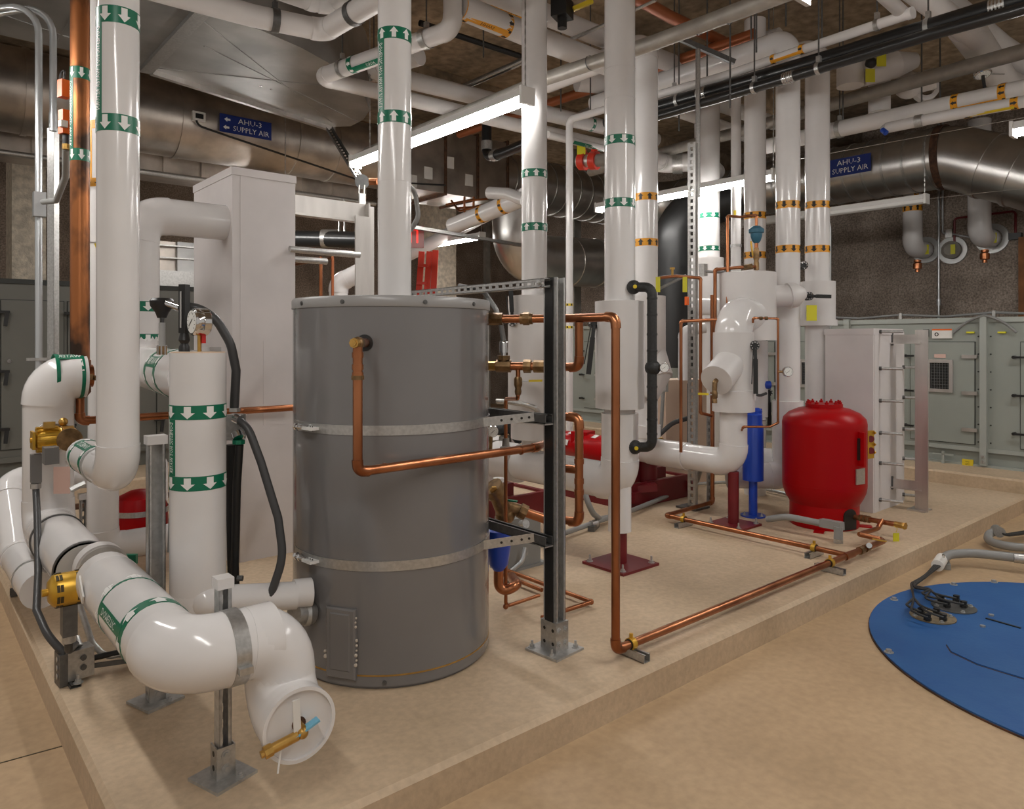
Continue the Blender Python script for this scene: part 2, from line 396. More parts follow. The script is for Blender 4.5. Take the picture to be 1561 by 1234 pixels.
# ============================================================ grey storage tank with straps
TC = V((1.775, 2.93, 0)); TR = .445; TZ0, TZ1 = PADZ, 1.735
def hitcyl(px, py, c, r):
    d = _r(px, py); o = V((0, 0, H)); a = d.x**2+d.y**2; b = 2*(d.x*(o.x-c.x)+d.y*(o.y-c.y)); k = (o.x-c.x)**2+(o.y-c.y)**2-r*r
    t = (-b-math.sqrt(max(0, b*b-4*a*k)))/(2*a); p = o+d*t; n = V((p.x-c.x, p.y-c.y, 0)).normalized(); return p, n
tank = thing('storage_tank', 'large grey cylindrical hot water tank held by two galvanised straps', 'tank', (TC.x, TC.y, PADZ))
MB().lathe([(TR*.97, PADZ), (TR*.97, PADZ+.012), (TR*1.0, PADZ+.014), (TR*1.0, PADZ+.055)], (TC.x, TC.y, 0), seg=72).obj('base_ring', 'tank_grey', tank)
MB().lathe([(TR*1.004, PADZ+.055), (TR*1.004, PADZ+.061)], (TC.x, TC.y, 0), seg=72).obj('base_seam', 'brass', tank)
MB().lathe([(TR, PADZ+.061), (TR, TZ1-.045)], (TC.x, TC.y, 0), seg=96).obj('shell', 'tank_grey', tank)
MB().lathe([(TR+.004, TZ1-.045), (TR+.006, TZ1-.042), (TR+.006, TZ1-.008), (TR, TZ1), (TR-.02, TZ1+.002), (.09, TZ1+.012)], (TC.x, TC.y, 0), seg=96).obj('lid', 'tank_rim', tank)
for px in (522, 648, 722, 460):
    p, n = hitcyl(px, 460, TC, TR+.006); p.z = TZ1-.026; bolt(tank, p, n, .006, .003, 0, 'galv_dark', 'screw')
p, n = hitcyl(586, 1038, TC, TR); p.z = PADZ+.03; bolt(tank, p, n, .006, .003, 0, 'galv_dark', 'screw')
# access panel
p, n = hitcyl(521, 980, TC, TR); s = n.cross(V((0, 0, 1))).normalized(); u = V((0, 0, 1))
def plate(m, c, s, u, n, w, h, d, bev=.006):
    q = [(-w/2, -h/2), (w/2, -h/2), (w/2, h/2), (-w/2, h/2)]; vs = []
    for k, off in ((0, 0), (0, d-bev), (bev, d)):
        for x, y in q: vs.append(c+s*(x-math.copysign(k, x))+u*(y-math.copysign(k, y))+n*off)
    fs = [(3, 2, 1, 0), (8, 9, 10, 11)]+[(j*4+i, j*4+(i+1) % 4, j*4+4+(i+1) % 4, j*4+4+i) for j in (0, 1) for i in range(4)]
    return m.add(vs, fs)
dr = plate(MB(), p-n*.02, s, u, n, .135, .285, .035).obj('access_panel', 'tank_grey', tank)
plate(MB(), p+n*.012+u*.008, s, u, n, .095, .235, .008).obj('panel_cover', 'tank_grey', dr)
m = MB()
for k in range(9):
    q = p-s*.069*(1)+u*(.11-.018*k if k < 3 else .02-.02*(k-3))+n*.008; m.ball(q+s*random.uniform(-.004, .004), random.uniform(.004, .008), 6)
m.ball(p+s*.069-u*.06+n*.01, .009, 6).ball(p+s*.072-u*.04+n*.01, .006, 6); m.obj('sealant', 'cement', dr)
MB().box(p+s*.069-u*.08, (.004, .004, .04)).obj('tab', 'steel', dr)
# straps with slotted ends
def strap(z, tilt):
    t = thing('tank_strap', 'galvanised strap round the grey tank, %s one' % ('upper' if z > 1 else 'lower'), 'strap', (TC.x, TC.y-TR, z), 'straps round the grey tank')
    ar = math.atan2(-.70, .72); al = math.atan2(.25, -.97)
    al = math.pi*2+math.atan2(-.10, -1) if False else -math.pi*1.06
    m = MB().hoop((TC.x, TC.y, z), (0, 0, 1), TR+.001, TR+.004, .040, 60, al, math.radians(-12), ref=(1, 0, 0)); b = m.obj('strap', 'galv', t)
    # free ends, the right one reaching the bracket channel
    e = hitcyl(737, 640, TC, TR+.003)[0]; e.z = z; q = D(814, 631, 3.30); q.z = z+.018
    MB().bar(e, q, .003, .04).obj('strap_end', 'galv', t)
    for k in (.35, .55, .75, .9):
        c = e.lerp(q, k); d = (q-e).normalized(); nn = d.cross(V((0, 0, 1))).normalized(); nn = nn if nn.dot(FW) < 0 else -nn
        MB().cyl(c-nn*.002, c+nn*.003, .006, 10).obj('hole', 'black_print', b)
    a0 = V((TC.x+math.cos(al)*TR, TC.y+math.sin(al)*TR, z)); s0 = V((-math.sin(al), math.cos(al), 0)); nn = V((math.cos(al), math.sin(al), 0))
    # tightening bolt on the left
    p, n = hitcyl(466, 650, TC, TR+.004); p.z = z; sd = n.cross(V((0, 0, 1))).normalized()
    sd = sd if sd.dot(RT) > 0 else -sd
    MB().box(p+n*.006+sd*.055, (.07, .05, .012), math.atan2(sd.y, sd.x)).obj('buckle', 'white_print', t)
    MB().cyl(p+n*.016-sd*.05, p+n*.016+sd*.035, .009, 10).cyl(p+n*.016-sd*.052, p+n*.016-sd*.038, .016, 6).cyl(p+n*.016-sd*.02, p+n*.016-sd*.008, .016, 6).obj('tension_bolt', 'chrome', t)
    for k in (.04, .058, .076): MB().box(p+n*.0125+sd*k, (.004, .002, .022), math.atan2(sd.y, sd.x)).obj('slot', 'black_print', b)
    return t
strap(1.188, 0); strap(.640, 0)

# ============================================================ strut frame beside the tank
PP = V((2.305, 2.40, PADZ))
fr = thing('strut_post', 'tall double steel strut post on a bolted base plate beside the grey tank', 'post', PP)
ptop = zat(424, PP)
m = MB(); strut(m, (PP.x-.0, PP.y-.0205, PADZ+.01), (PP.x, PP.y-.0205, ptop), (0, -1, 0), .06, .041, False); m.obj('channel', 'steel', fr)
m = MB(); strut(m, (PP.x, PP.y+.0205, PADZ+.01), (PP.x, PP.y+.0205, ptop), (0, 1, 0), .06, .041, False); m.obj('channel', 'steel', fr)
m = MB().box((PP.x-.034, PP.y, (PADZ+.02+ptop)/2), (.006, .05, ptop-PADZ-.02)); m.obj('dark_insert', 'black', fr)
MB().box((PP.x, PP.y, PADZ+.005), (.19, .19, .01), .1).obj('base_plate', 'steel', fr)
sh = MB().box((PP.x, PP.y, PADZ+.075), (.078, .10, .13)).obj('post_socket', 'galv', fr)
for x, y in ((-.075, -.06), (.075, -.06), (-.075, .07), (.075, .07)): bolt(fr, (PP.x+x, PP.y+y, PADZ+.01), r=.011)
for zz in (.045, .105):
    for y in (-.03, .025): MB().cyl((PP.x-.04, PP.y+y, PADZ+zz), (PP.x-.0405, PP.y+y, PADZ+zz), .008, 10).obj('hole', 'black_print', sh)
    for x in (-.02, .02): bolt(fr, (PP.x+x, PP.y-.05, PADZ+zz), (0, -1, 0), .009, .007, 0)
rail = thing('strut_rail', 'slotted strut rail running back from the top of the steel post', 'rail', (PP.x-.03, PP.y, ptop-.03))
m = MB(); strut(m, (PP.x-.055, PP.y-.01, ptop-.025), (PP.x-.055, 3.62, ptop-.025), (1, 0, 0), .041, .041, True); m.obj('channel', 'galv', rail)
bolt(rail, (PP.x-.077, PP.y+.02, ptop-.025), (-1, 0, 0), .012, .008, .006)
p2 = thing('strut_post', 'rear steel strut post holding the far end of the slotted rail', 'post', (2.305, 3.60, PADZ))
m = MB(); strut(m, (2.305, 3.6, PADZ+.01), (2.305, 3.6, ptop), (0, -1, 0), .041, .041, True); m.obj('channel', 'galv', p2)
MB().box((2.305, 3.6, PADZ+.005), (.15, .15, .01)).obj('base_plate', 'steel', p2)
for z in (1.20, .652):
    b = thing('bracket_channel', 'black strut channel joining post and tank at the %s strap' % ('upper' if z > 1 else 'lower'), 'bracket', (PP.x-.05, PP.y, z-.02), 'bracket channels')
    m = MB(); strut(m, (PP.x-.062, PP.y-.03, z), (PP.x-.062, 3.58, z), (0, 0, 1), .046, .041, False); m.obj('channel', 'galv_dark', b)
    MB().box((PP.x-.062, PP.y+.06, z-.024), (.05, .18, .005)).obj('flat_bar', 'galv', b)
# strut standing left of the tank
t = thing('strut_post', 'dark narrow strut standing behind the labelled hot water pipe', 'post', (1.04, 3.16, PADZ))
m = MB(); strut(m, (1.04, 3.16, PADZ), (1.04, 3.16, 1.50), (0, -1, 0), .041, .041, True); m.obj('channel', 'galv_dark', t)
MB().box((1.04, 3.16, PADZ+.005), (.12, .12, .01)).obj('base_plate', 'steel', t)
MB().box((1.04, 3.16, 1.51), (.048, .048, .03)).obj('end_cap', 'pvc_matte', t)

# ============================================================ white duct chases
def wbox(name, label, x0, x1, y0, y1, z1, seams):
    t = thing(name, label, 'casing', ((x0+x1)/2, (y0+y1)/2, PADZ)); e = .012
    MB().bb((x0, y0, PADZ), (x1, y1, z1-.045)).obj('body', 'pvc_flat', t)
    MB().bb((x0-.006, y0-.006, z1-.05), (x1+.006, y1+.006, z1)).obj('lid', 'pvc_flat', t)
    for a, b in seams: MB().bb(a, b).obj('jacket_flap', 'pvc_flat', t)
    return t
q = onY(354, 254, 4.64); c1x = q.x
c1 = wbox('pipe_chase', 'tall white boxed insulation casing standing behind the grey tank', c1x, onY(450, 300, 4.64).x, 4.64, 5.40, q.z,
     [((c1x+.05, 4.637, PADZ), (c1x+.10, 4.65, q.z-.05)), ((c1x+.2, 4.638, 1.0), (c1x+.4, 4.65, 1.55))])
q = G(1331, 783); x0 = q.x; y0 = q.y; x1 = onY(1384, 700, y0).x; z1 = zat(501, q); y1 = onX(1251, 600, x0).y
c2 = wbox('pipe_chase', 'short white boxed insulation casing with protruding steel studs', x0, x1-.12, y0, y1-.04, z1,
     [((x0+.02, y0-.004, PADZ), (x0+.13, y0+.02, z1-.05))])
MB().bb((x1-.11, y0+.03, PADZ), (x1, y1, z1-.02)).obj('rear_panel', 'pvc_flat', c2)
C2 = (x0, x1, y0, y1, z1)
for i, (px, ys) in enumerate(((1350, (506, 562, 611, 660, 706, 762)), (1386, (560, 606, 654, 699, 754)))):
    for py in ys:
        p = onY(px-10, py, y0 if i == 0 else y0+.03); p = V((min(max(p.x, x0+.05), x1-.04), p.y, p.z))
        st = MB().cyl(p, p+V((.05, -.17, 0)), .0125, 10).obj('stud', 'steel', c2)
        MB().cyl(p, p+V((.006, -.02, 0)), .018, 6).obj('nut', 'galv_dark', st)
ap = thing('aluminium_frame', 'aluminium angle upright with two arms beside the studded white casing', 'frame', G(1405, 782))
b0 = G(1405, 780); m = MB(); zt = zat(503, b0)
m.box((b0.x, b0.y, (PADZ+zt)/2), (.012, .10, zt-PADZ)).box((b0.x+.045, b0.y+.045, (PADZ+zt)/2), (.09, .012, zt-PADZ)).obj('upright', 'alu', ap)
for py in (517, 745):
    p = onY(1396, py, b0.y); MB().bar((b0.x, b0.y, p.z), (x0+.36, y0+.02, p.z), .012, .075).bar((b0.x, b0.y, p.z-.035), (x0+.36, y0+.02, p.z-.035), .06, .01).obj('arm', 'alu', ap)
    MB().box((x0+.36, y0-.006, p.z), (.02, .012, .11)).obj('slot_cover', 'galv_dark', ap)
MB().box((b0.x+.03, b0.y+.03, PADZ+.006), (.16, .14, .012)).obj('base_plate', 'alu', ap)
bolt(ap, (b0.x+.08, b0.y-.01, PADZ+.012), r=.010)

# ============================================================ risers
def riser(label, px, d, r, z0, z1=CEIL, bands=(), group=None, base=None, name='riser_pipe', mat='pvc', top=None):
    p = D(px, 520, d) if base is None else v3(base)
    t = thing(name, label, 'pipe', (p.x, p.y, z0), group)
    pts = [V((p.x, p.y, z0)), V((p.x, p.y, z1))]
    if top: pts += [v3(q) for q in top]
    pipe(t, pts, r, mat)
    for py, col, sgn in bands:
        ac = 'white_print' if col == 'green' else 'black_print'
        band(t, (p.x, p.y, zat(py, p)), (0, 0, 1), r, .055 if col == 'green' else .062, col, ac, 8, sgn)
    return t, p
g, o = 'green', 'orange'
t, R1 = riser('white riser lettered DOMESTIC HOT WATER SUPPLY rising from the grey tank', 601, 3.38, .0765, TZ1+.01, CEIL, [(59, g, 1), (184, g, 1)], base=D(601.5, 520, 3.36))
strip(t, (R1.x, R1.y, zat(176, R1)), (R1.x, R1.y, zat(68, R1)), .0765, face(R1, 52), .50, 'green', 'DOMESTIC HOT WATER SUPPLY', flip=-1)
MB().lathe([(.0775, -.02), (.0775, .02)], (R1.x, R1.y, zat(273, R1))).obj('jacket_joint', 'pvc', t)
MB().lathe([(.10, 0), (.10, .008), (.08, .012)], (R1.x, R1.y, TZ1+.006)).obj('escutcheon', 'pvc_matte', t)
# grey flexible conduit curling round it and a small sensor
t2 = thing('flexible_conduit', 'grey flexible conduit looping behind the tank-top riser', 'conduit', R1+V((.1, .1, 0)))
MB().tube([D(617, 278, 3.40), D(633, 292, 3.58), D(638, 330, 3.58), D(626, 352, 3.6), D(600, 360, 3.62)], .012, 10, .05).obj('hose', 'conduit_grey', t2)

t, R2 = riser('white riser with upward green arrow bands beside the lit lamp', 814.5, 5.12, .090, .80, CEIL, [(267, g, 1), (348, g, 1)])
MB().lathe([(.185, zat(640, R2)), (.185, zat(452, R2))], (R2.x, R2.y, 0), seg=36).obj('valve_sleeve', 'pvc_matte', t)
MB().lathe([(.165, zat(668, R2)), (.165, zat(640, R2))], (R2.x, R2.y, 0), seg=36).obj('lower_sleeve', 'pvc_matte', t)
R3 = G(948, 862)
t, _ = riser('thick white riser with downward green arrow bands above a red base plate', 0, 0, .0955, .70, CEIL, [(217, g, -1), (312, g, -1)], base=(R3.x-.02, R3.y, 0)); R3p = t
R3 = V((R3.x-.02, R3.y, 0))
MB().lathe([(.152, zat(622, R3)), (.155, zat(460, R3)), (.1, zat(459, R3)+.002)], (R3.x, R3.y, 0), seg=40).obj('valve_sleeve', 'pvc_matte', t)
for py in (107, 152): MB().lathe([(.0975, -.004), (.0975, .004)], (R3.x, R3.y, zat(py, R3))).obj('jacket_joint', 'pvc', t)
# pump elbow below it
pl = [(R3.x, R3.y, zat(630, R3)), (R3.x, R3.y, .66), (R3.x, R3.y+.95, .66)]
pipe(t, pl, .115, 'pvc', 1.1, 1.04)
MB().cyl((R3.x, R3.y, .36), (R3.x, R3.y, .70), .072, 24).obj('support_sleeve', 'pvc', t)
MB().cyl((R3.x, R3.y+.95, .66), (R3.x, R3.y+1.2, .66), .14, 26).cyl((R3.x, R3.y+1.2, .66), (R3.x, R3.y+1.3, .66), .105, 26).obj('flange_cover', 'pvc_matte', t)
# black wrapped bypass loop with gauge
k = thing('bypass_loop', 'black foam wrapped bypass loop with pressure gauge on the thick white riser', 'pipe', (R3.x+.1, R3.y-.1, .9))
dq = dep(R3)-.11; f_ = RT*.10-FW*.02
A = D(966, 438, dq+.02); B = D(994, 438, dq-.06); C = D(994, 682, dq-.06); E = D(968, 682, dq+.02)
MB().tube([A, B, C, E], .030, 14, .05).obj('wrapped_pipe', 'rubber', k)
for p in (A, E): MB().ball(p, .044, 14).obj('wrapped_elbow', 'rubber', k)
for p in (A, E): MB().cyl(p-FW*.02, p-FW*.052, .012, 10).obj('yellow_plug', 'yellow', k)
for py in (455, 480, 510, 535, 590, 610, 640, 662): MB().lathe([(.0315, -.007), (.0325, 0), (.0315, .007)], D(994, py, dq-.06), seg=14).obj('wrap_turn', 'rubber', k)
MB().ball(D(995, 561, dq-.06), .048, 14).obj('wrapped_tee', 'rubber', k)
def gauge(t, c, n, r, mat='chrome', name='pressure_gauge'):
    c = v3(c); n = v3(n).normalized(); b = MB().lathe([(r*.9, -.028), (r, -.02), (r, .006), (r*.9, .012)], c, n, 24).obj(name, mat, t)
    MB().cyl(c+n*.010, c+n*.0135, r*.82, 22).obj('dial', 'gauge', b)
    e1, e2 = basis(n); m = MB()
    for i in range(11):
        a = pi*(.75+1.5*i/10); d = e1*math.cos(a)+e2*math.sin(a); m.bar(c+n*.0142+d*r*.58, c+n*.0142+d*r*.72, r*.04, .0006, n)
    m.bar(c+n*.0145-(e1*.2+e2*.2)*r, c+n*.0145+(e1*.45+e2*.3)*r, r*.06, .0008, n); m.obj('scale', 'black_print', b)
    return b
MB().cyl(D(998, 561, dq-.06), D(1008, 561, dq-.09), .014, 10).obj('gauge_stem', 'bronze', k)
gauge(k, D(1013, 561, dq-.10), -FW-RT*.2+V((0, 0, .05)), .030)
t, R4 = riser('white riser with upward orange arrow bands close behind the thick green-banded riser', 985, 6.05, .096,  .745, 4.02, [(302, o, 1), (371, o, 1)], top=[V((D(985, 60, 6.05).x, D(985, 60, 6.05).y+1.2, 4.02))])
MB().lathe([(.16, zat(595, R4)), (.16, zat(452, R4))], (R4.x, R4.y, 0), seg=36).obj('valve_sleeve', 'pvc_matte', t)
MB().sweep([D(985, 600, 6.0), D(1003, 572, 5.95), D(1008, 560, 5.95)], [.11, .10, .10], 20).cyl(D(1000, 540, 6.0), D(1010, 575, 5.9), .085, 20).obj('strainer_branch', 'pvc_matte', t)
MB().lathe([(.12, .755), (.12, zat(648, R4))], (R4.x, R4.y, 0)).obj('lower_sleeve', 'pvc', t)
t, R6 = riser('middle of three tall white risers with downward orange bands', 1201, 6.1, .098, .35, 4.07, [(314, o, -1), (381, o, -1)], top=[V((D(1201, 60, 6.1).x, D(1201, 60, 6.1).y+2.2, 4.07))])
MB().lathe([(.125, zat(700, R6)), (.125, zat(611, R6))], (R6.x, R6.y, 0), seg=30).obj('lower_sleeve', 'pvc', t)
pipe(t, [(R6.x, R6.y, .62), (R6.x, R6.y, .42), (R6.x-.35, R6.y+.35, .42)], .11, 'pvc', 1.1)
t, R7 = riser('white riser with downward orange bands entering a wide sleeve by the studded casing', 1246, 6.42, .103, .4, 4.12, [(314, o, -1), (381, o, -1)], top=[V((D(1246, 60, 6.42).x, D(1246, 60, 6.42).y+2.2, 4.12))])
MB().lathe([(.15, zat(492, R7)), (.15, zat(430, R7))], (R7.x, R7.y, 0), seg=36).obj('valve_sleeve', 'pvc_matte', t)
MB().lathe([(.165, zat(497, R7)), (.165, zat(488, R7))], (R7.x, R7.y, 0), seg=36).obj('collar', 'pvc_matte', t)
t, R5 = riser('white riser with orange bands behind the teal air vent', 1151, 6.7, .097, PADZ, 4.5, [(330, o, -1), (390, o, -1)])
t, R8b = riser('slim white riser with green bands seen behind the tall perforated strut', 1081, 8.2, .118, PADZ, 4.6, [(330, g, -1), (380, g, -1)])
MB().lathe([(.16, zat(490, R8b)), (.16, zat(394, R8b))], (R8b.x, R8b.y, 0)).obj('valve_sleeve', 'pvc_matte', t)
t, q = riser('narrow white riser with green bands half hidden by the perforated strut', 1070, 8.7, .09, .265, 4.6, [(328, g, -1), (378, g, -1)])
MB().lathe([(.15, zat(470, q)), (.15, zat(392, q))], (q.x, q.y, 0)).obj('valve_sleeve', 'pvc_matte', t)
t, q = riser('plain thin white riser between green-banded and orange-banded pipes', 1122, 7.6, .052, PADZ, 4.4)
MB().hoop((q.x, q.y, zat(375, q)), (0, 0, 1), .052, .058, .03).obj('clamp', 'steel', t)
strip(t, (q.x, q.y, zat(332, q)), (q.x, q.y, zat(322, q)), .052, -FW-RT*.6, .5, 'yellow')
thing('drain_pipe', 'thin white drain pipe with small yellow bands rising then running overhead', 'pipe', D(868, 520, 7.4)*1)
# ============================================================ left cluster of insulated pipes and pumps
XL = .65
def ang_text(): pass
# L1 front riser
p = onX(180, 520, XL); L1 = V((XL, p.y, 0)); r1 = .0725
zc = zat(755, L1)+r1*1.05
t = thing('riser_pipe', 'tall white riser lettered DOMESTIC HOT WATER RETURN above the upper gold pump', 'pipe', (L1.x, L1.y, zc-r1))
pipe(t, [(L1.x, L1.y, CEIL), (L1.x, L1.y, zc), (L1.x, L1.y+.62, zc)], r1, 'pvc', 1.35, 1.035)
for py in (33, 194): band(t, (L1.x, L1.y, zat(py, L1)), (0, 0, 1), r1, .062, 'green', 'white_print', 7, -1, ph=-.15)
strip(t, (L1.x, L1.y, zat(182, L1)), (L1.x, L1.y, zat(45, L1)), r1, face(L1, 60), .46, 'green', 'DOMESTIC HOT WATER RETURN', flip=-1)
ya = L1.y+.36; yb = L1.y+.52
for y in (ya-.02, yb+.04): band(t, (XL, y, zc), (0, 1, 0), r1, .035, 'green', 'white_print', 7, 1)
strip(t, (XL, ya-.02, zc), (XL, yb+.04, zc), r1, V((-.5, -.2, .9)), .5, 'green', 'DOMESTIC')
MB().hoop((XL, ya-.08, zc), (0, 1, 0), r1, r1+.004, .02).cyl((XL-r1*.8, ya-.08, zc-r1*.9), (XL-r1*1.5, ya-.08, zc-r1*1.2), .012, 6).obj('pipe_clamp', 'steel', t)
zu = zc; L1z = zc
# L4 riser on the left with tee, elbow towards copper
p = onX(74, 600, XL-.01); L4 = V((XL-.01, p.y, 0)); r4 = .118
zt = zat(575, L4); zl = .56
t = thing('insulated_pipe', 'stout white insulated pipe with labelled elbow meeting the blackened copper tee', 'pipe', (L4.x, L4.y, zl-r4))
pipe(t, [(L4.x+.17, L4.y, zt), (L4.x, L4.y, zt), (L4.x, L4.y, zl), (L4.x, L4.y-.95, zl)], r4, 'pvc', 1.02, 1.03)
MB().cyl((L4.x+.165, L4.y, zt), (L4.x+.172, L4.y, zt), r4*.97, 28).obj('end_disc', 'pvc_matte', t)
for xx in (.03, .145): MB().hoop((L4.x+xx, L4.y, zt), (1, 0, 0), r4, r4*1.035, .018, 32).obj('label_band', 'green', t)
strip(t, (L4.x+.03, L4.y, zt), (L4.x+.145, L4.y, zt), r4*1.03, V((0, -.45, .9)), .42, 'green', 'WATER', flip=-1)
ye = L4.y-.95
MB().hoop((L4.x, ye+.01, zl), (0, 1, 0), r4*.92, r4*1.03, .02, 36).obj('end_rim', 'galv_dark', t)
MB().cyl((L4.x, ye-.002, zl), (L4.x, ye+.004, zl), r4*.93, 32).obj('end_disc', 'cap_grey', t)
MB().hoop((L4.x, L4.y-.30, zl), (0, 1, 0), r4, r4+.006, .02, 36, ref=(1, 0, 0)).obj('pipe_clamp', 'galv_dark', t)
MB().hoop((L4.x, L4.y-r4*.9, L1z), (0, 1, 0), r4*.62, r4*.72, .06, 28).obj('branch_collar', 'pvc', t)
# upper pump
def pump(label, c, L, r, long):
    t = thing('circulator_pump', label, 'pump', c+V((0, 0, -r)))
    a = c+V((.03, 0, 0)); n = 10 if long else 12
    MB().lathe([(r*.55, 0), (r*1.0, .01), (r*1.0, L*.82), (r*.92, L*.9), (r*.6, L)], a, (-1, 0, 0), 26).obj('motor', 'gold', t)
    MB().cyl(a+V((-L, 0, 0)), a+V((-L-.02, 0, 0)), r*.22, 14).obj('end_plug', 'gold', t)
    if long:
        m = MB()
        for ring in (.30, .36, .74, .82):
            for k in range(9):
                an = 2*pi*k/9; d = V((0, math.cos(an), math.sin(an))); m = MB()
                m.bar(a+V((-L*ring-.005, 0, 0))+d*r*1.002, a+V((-L*ring+.005, 0, 0))+d*r*1.002, r*.42, .003, d); m.obj('vent_slot', 'gold_dark', t)
    else:
        for k in range(14):
            an = 2*pi*k/14; d = V((0, math.cos(an), math.sin(an)))
            MB().bar(a+V((-L*.15, 0, 0))+d*r*1.01, a+V((-L*.95, 0, 0))+d*r*1.01, .010, .012, d).obj('cooling_fin', 'gold', t)
        MB().box(a+V((-L-.008, 0, 0)), (.012, r*1.5, r*1.5)).obj('end_plate', 'gold', t)
    MB().lathe([(r*.55, -.06), (r*1.05, -.05), (r*1.05, .0), (r*.8, .012)], a, (-1, 0, 0), 20).obj('bracket', 'brass', t)
    MB().ball(c+V((.05, 0, 0)), r*1.05, 18).cyl(c+V((.05, -r*1.55, 0)), c+V((.05, r*1.55, 0)), r*.72, 18).obj('volute', 'brass', t)
    for s in (-1, 1): MB().cyl(c+V((.05, s*r*1.5, 0)), c+V((.05, s*r*1.75, 0)), r*.98, 20).obj('flange', 'bronze', t)
    return t
yp = L4.y-.26
u1 = pump('upper gold circulator pump with finned motor and hanging power lead', V((XL-.02, yp, L1z+.01)), .115, .058, False)
m = MB().box((XL-.05, yp-.04, L1z+.085), (.05, .03, .03)).ball((XL+.02, yp+.02, L1z+.09), .022, 10); m.obj('vent_screw', 'brass', u1)
MB().box((XL-.06, yp-.16, L1z-.05), (.06, .08, .08)).obj('terminal_box', 'grey_plastic', u1)
tg = MB().box((XL-.02, yp-.20, L1z-.17), (.075, .004, .13), -.6); tg.obj('hang_tag', 'pink_tag', u1)
lx, ly = XL-.10, yp
MB().box((lx, ly, L1z-.13), (.045, .045, .14)).obj('cable_gland', 'grey_plastic', u1)
MB().cyl((lx, ly, L1z-.205), (lx, ly, L1z-.23), .024, 12).obj('gland_nut', 'galv', u1)
# lower front line
zf = .605; yf0 = 2.27
f0 = V((XL, yf0, zf)); rf = .108
t = thing('insulated_pipe', 'big white elbowed pipe with green arrow bands in front of the lower pump', 'pipe', (XL, yf0, .16))
xe = D(425, 520, 2.55).x
pts = [(XL, 3.16, zf), (XL, yf0, zf), (.93, yf0, zf)]
pipe(t, pts, rf, 'pvc', 1.15, 1.03, seg=30)
# second elbow dropping down then a capped end towards the room
pipe(t, [(.84, yf0, zf), (.955, yf0, zf), (.955, yf0, .385), (.945, yf0-.165, .385)], rf*.98, 'pvc', 1.05, 1.03, seg=30)
ec = V((.945, yf0-.165, .385)); ed = V((-.06, -1, 0)).normalized()
MB().hoop(ec-ed*.004, ed, rf*.95, rf*1.05, .03, 40).obj('end_rim', 'pvc', t)
cd = MB().cyl(ec-ed*.02, ec-ed*.004, rf*.95, 36).obj('end_disc', 'cap_grey', t)
MB().cyl(ec-ed*.006, ec+ed*.001, .022, 18).obj('opening', 'rust', t)
sx = ed.cross(V((0, 0, 1))).normalized()
sx = sx if sx.dot(RT) > 0 else -sx
MB().bar(ec-ed*.003-V((0, 0, rf*.9)), ec-ed*.003, .003, .002, ed).bar(ec-ed*.003, ec-ed*.003+sx*rf*.9+V((0, 0, .02)), .003, .002, ed).obj('joint_line', 'galv_dark', cd)
dv = thing('drain_valve', 'brass drain valve with blue taped handle on the capped pipe end', 'valve', ec+ed*.03-V((0, 0, .03)))
q = ec+ed*.03
MB().cyl(q-sx*.015+V((0, 0, -.018)), q-sx*.10+V((0, 0, -.034)), .015, 14).cyl(q-sx*.092+V((0, 0, -.032)), q-sx*.115+V((0, 0, -.037)), .019, 8).cyl(q-sx*.115+V((0, 0, -.037)), q-sx*.125+V((0, 0, -.039)), .011, 8).obj('spout', 'brass', dv)
MB().cyl(ec, q, .011, 12).ball(q-V((0, 0, .015)), .018, 12).obj('valve_body', 'brass', dv)
MB().bar(q-sx*.03-V((0, 0, .02)), q+sx*.05+V((0, 0, .012)), .006, .028, ed).obj('taped_handle', 'blue_tape', dv)
MB().bar(q-sx*.015-V((0, 0, .02)), q-sx*.02+V((0, 0, .09)), .022, .005, ed).obj('lever', 'paper', dv)
MB().tube([q-sx*.03-V((0, 0, .02)), q-sx*.065-V((0, 0, .04)), q-sx*.075-V((0, 0, .11))], .003, 6).obj('tie', 'white_print', dv)
ybs = (2.84, 2.53)
for y in ybs: band(t, (XL, y, zf), (0, 1, 0), rf, .055, 'green', 'white_print', 7, 1, ph=.35)
strip(t, (XL, ybs[1], zf), (XL, ybs[0], zf), rf, V((-1, 0, .30)), .36, 'green', 'DOMESTIC', flip=-1)
MB().hoop((XL, 2.99, zf), (0, 1, 0), rf*.99, rf+.002, .33, 36).obj('jacket', 'pvc', t)
MB().bar((XL-rf-.005, 3.12, zf+.055), (XL-rf-.008, 3.03, zf+.0), .035, .006, (1, 0, 0)).obj('printed_tag', 'paper', t)
cl = MB().hoop((.80, yf0, zf), (1, 0, 0), rf+.001, rf+.006, .045, 40); cl.obj('pipe_clamp', 'galv', t)
MB().box((.80, yf0-rf-.012, zf-.03), (.04, .022, .02)).obj('clamp_bolt', 'galv', t)
MB().hoop((XL, 3.20, zf), (0, 1, 0), rf*.70, rf*.99, .09, 32).obj('flange_ring', 'pvc_matte', t)
u2 = pump('lower gold circulator pump with slotted motor in front of white pipe end', V((XL-.07, 3.28, zf-.02)), .15, .064, True)
MB().box((XL-.12, 3.28, zf-.14), (.05, .06, .12)).obj('terminal_box', 'galv_dark', u2)
MB().cyl((XL-.12, 3.28, zf-.20), (XL-.12, 3.28, zf-.23), .024, 12).obj('gland_nut', 'galv', u2)
# middle ring between pump and rear pipe
MB().cyl((XL+.04, ye-.02, zl+.015), (XL+.04, ye-.09, zl+.015), .103, 32).obj('flange_ring', 'pvc_matte', u2)
MB().cyl((XL+.04, ye-.09, zl+.015), (XL+.04, ye-.095, zl+.015), .094, 32).obj('flange_face', 'cap_grey', u2)
MB().cyl((XL-.01, ye, zl+.05), (XL-.01, ye-.05, zl+.07), .012, 10).obj('air_vent', 'brass', u2)
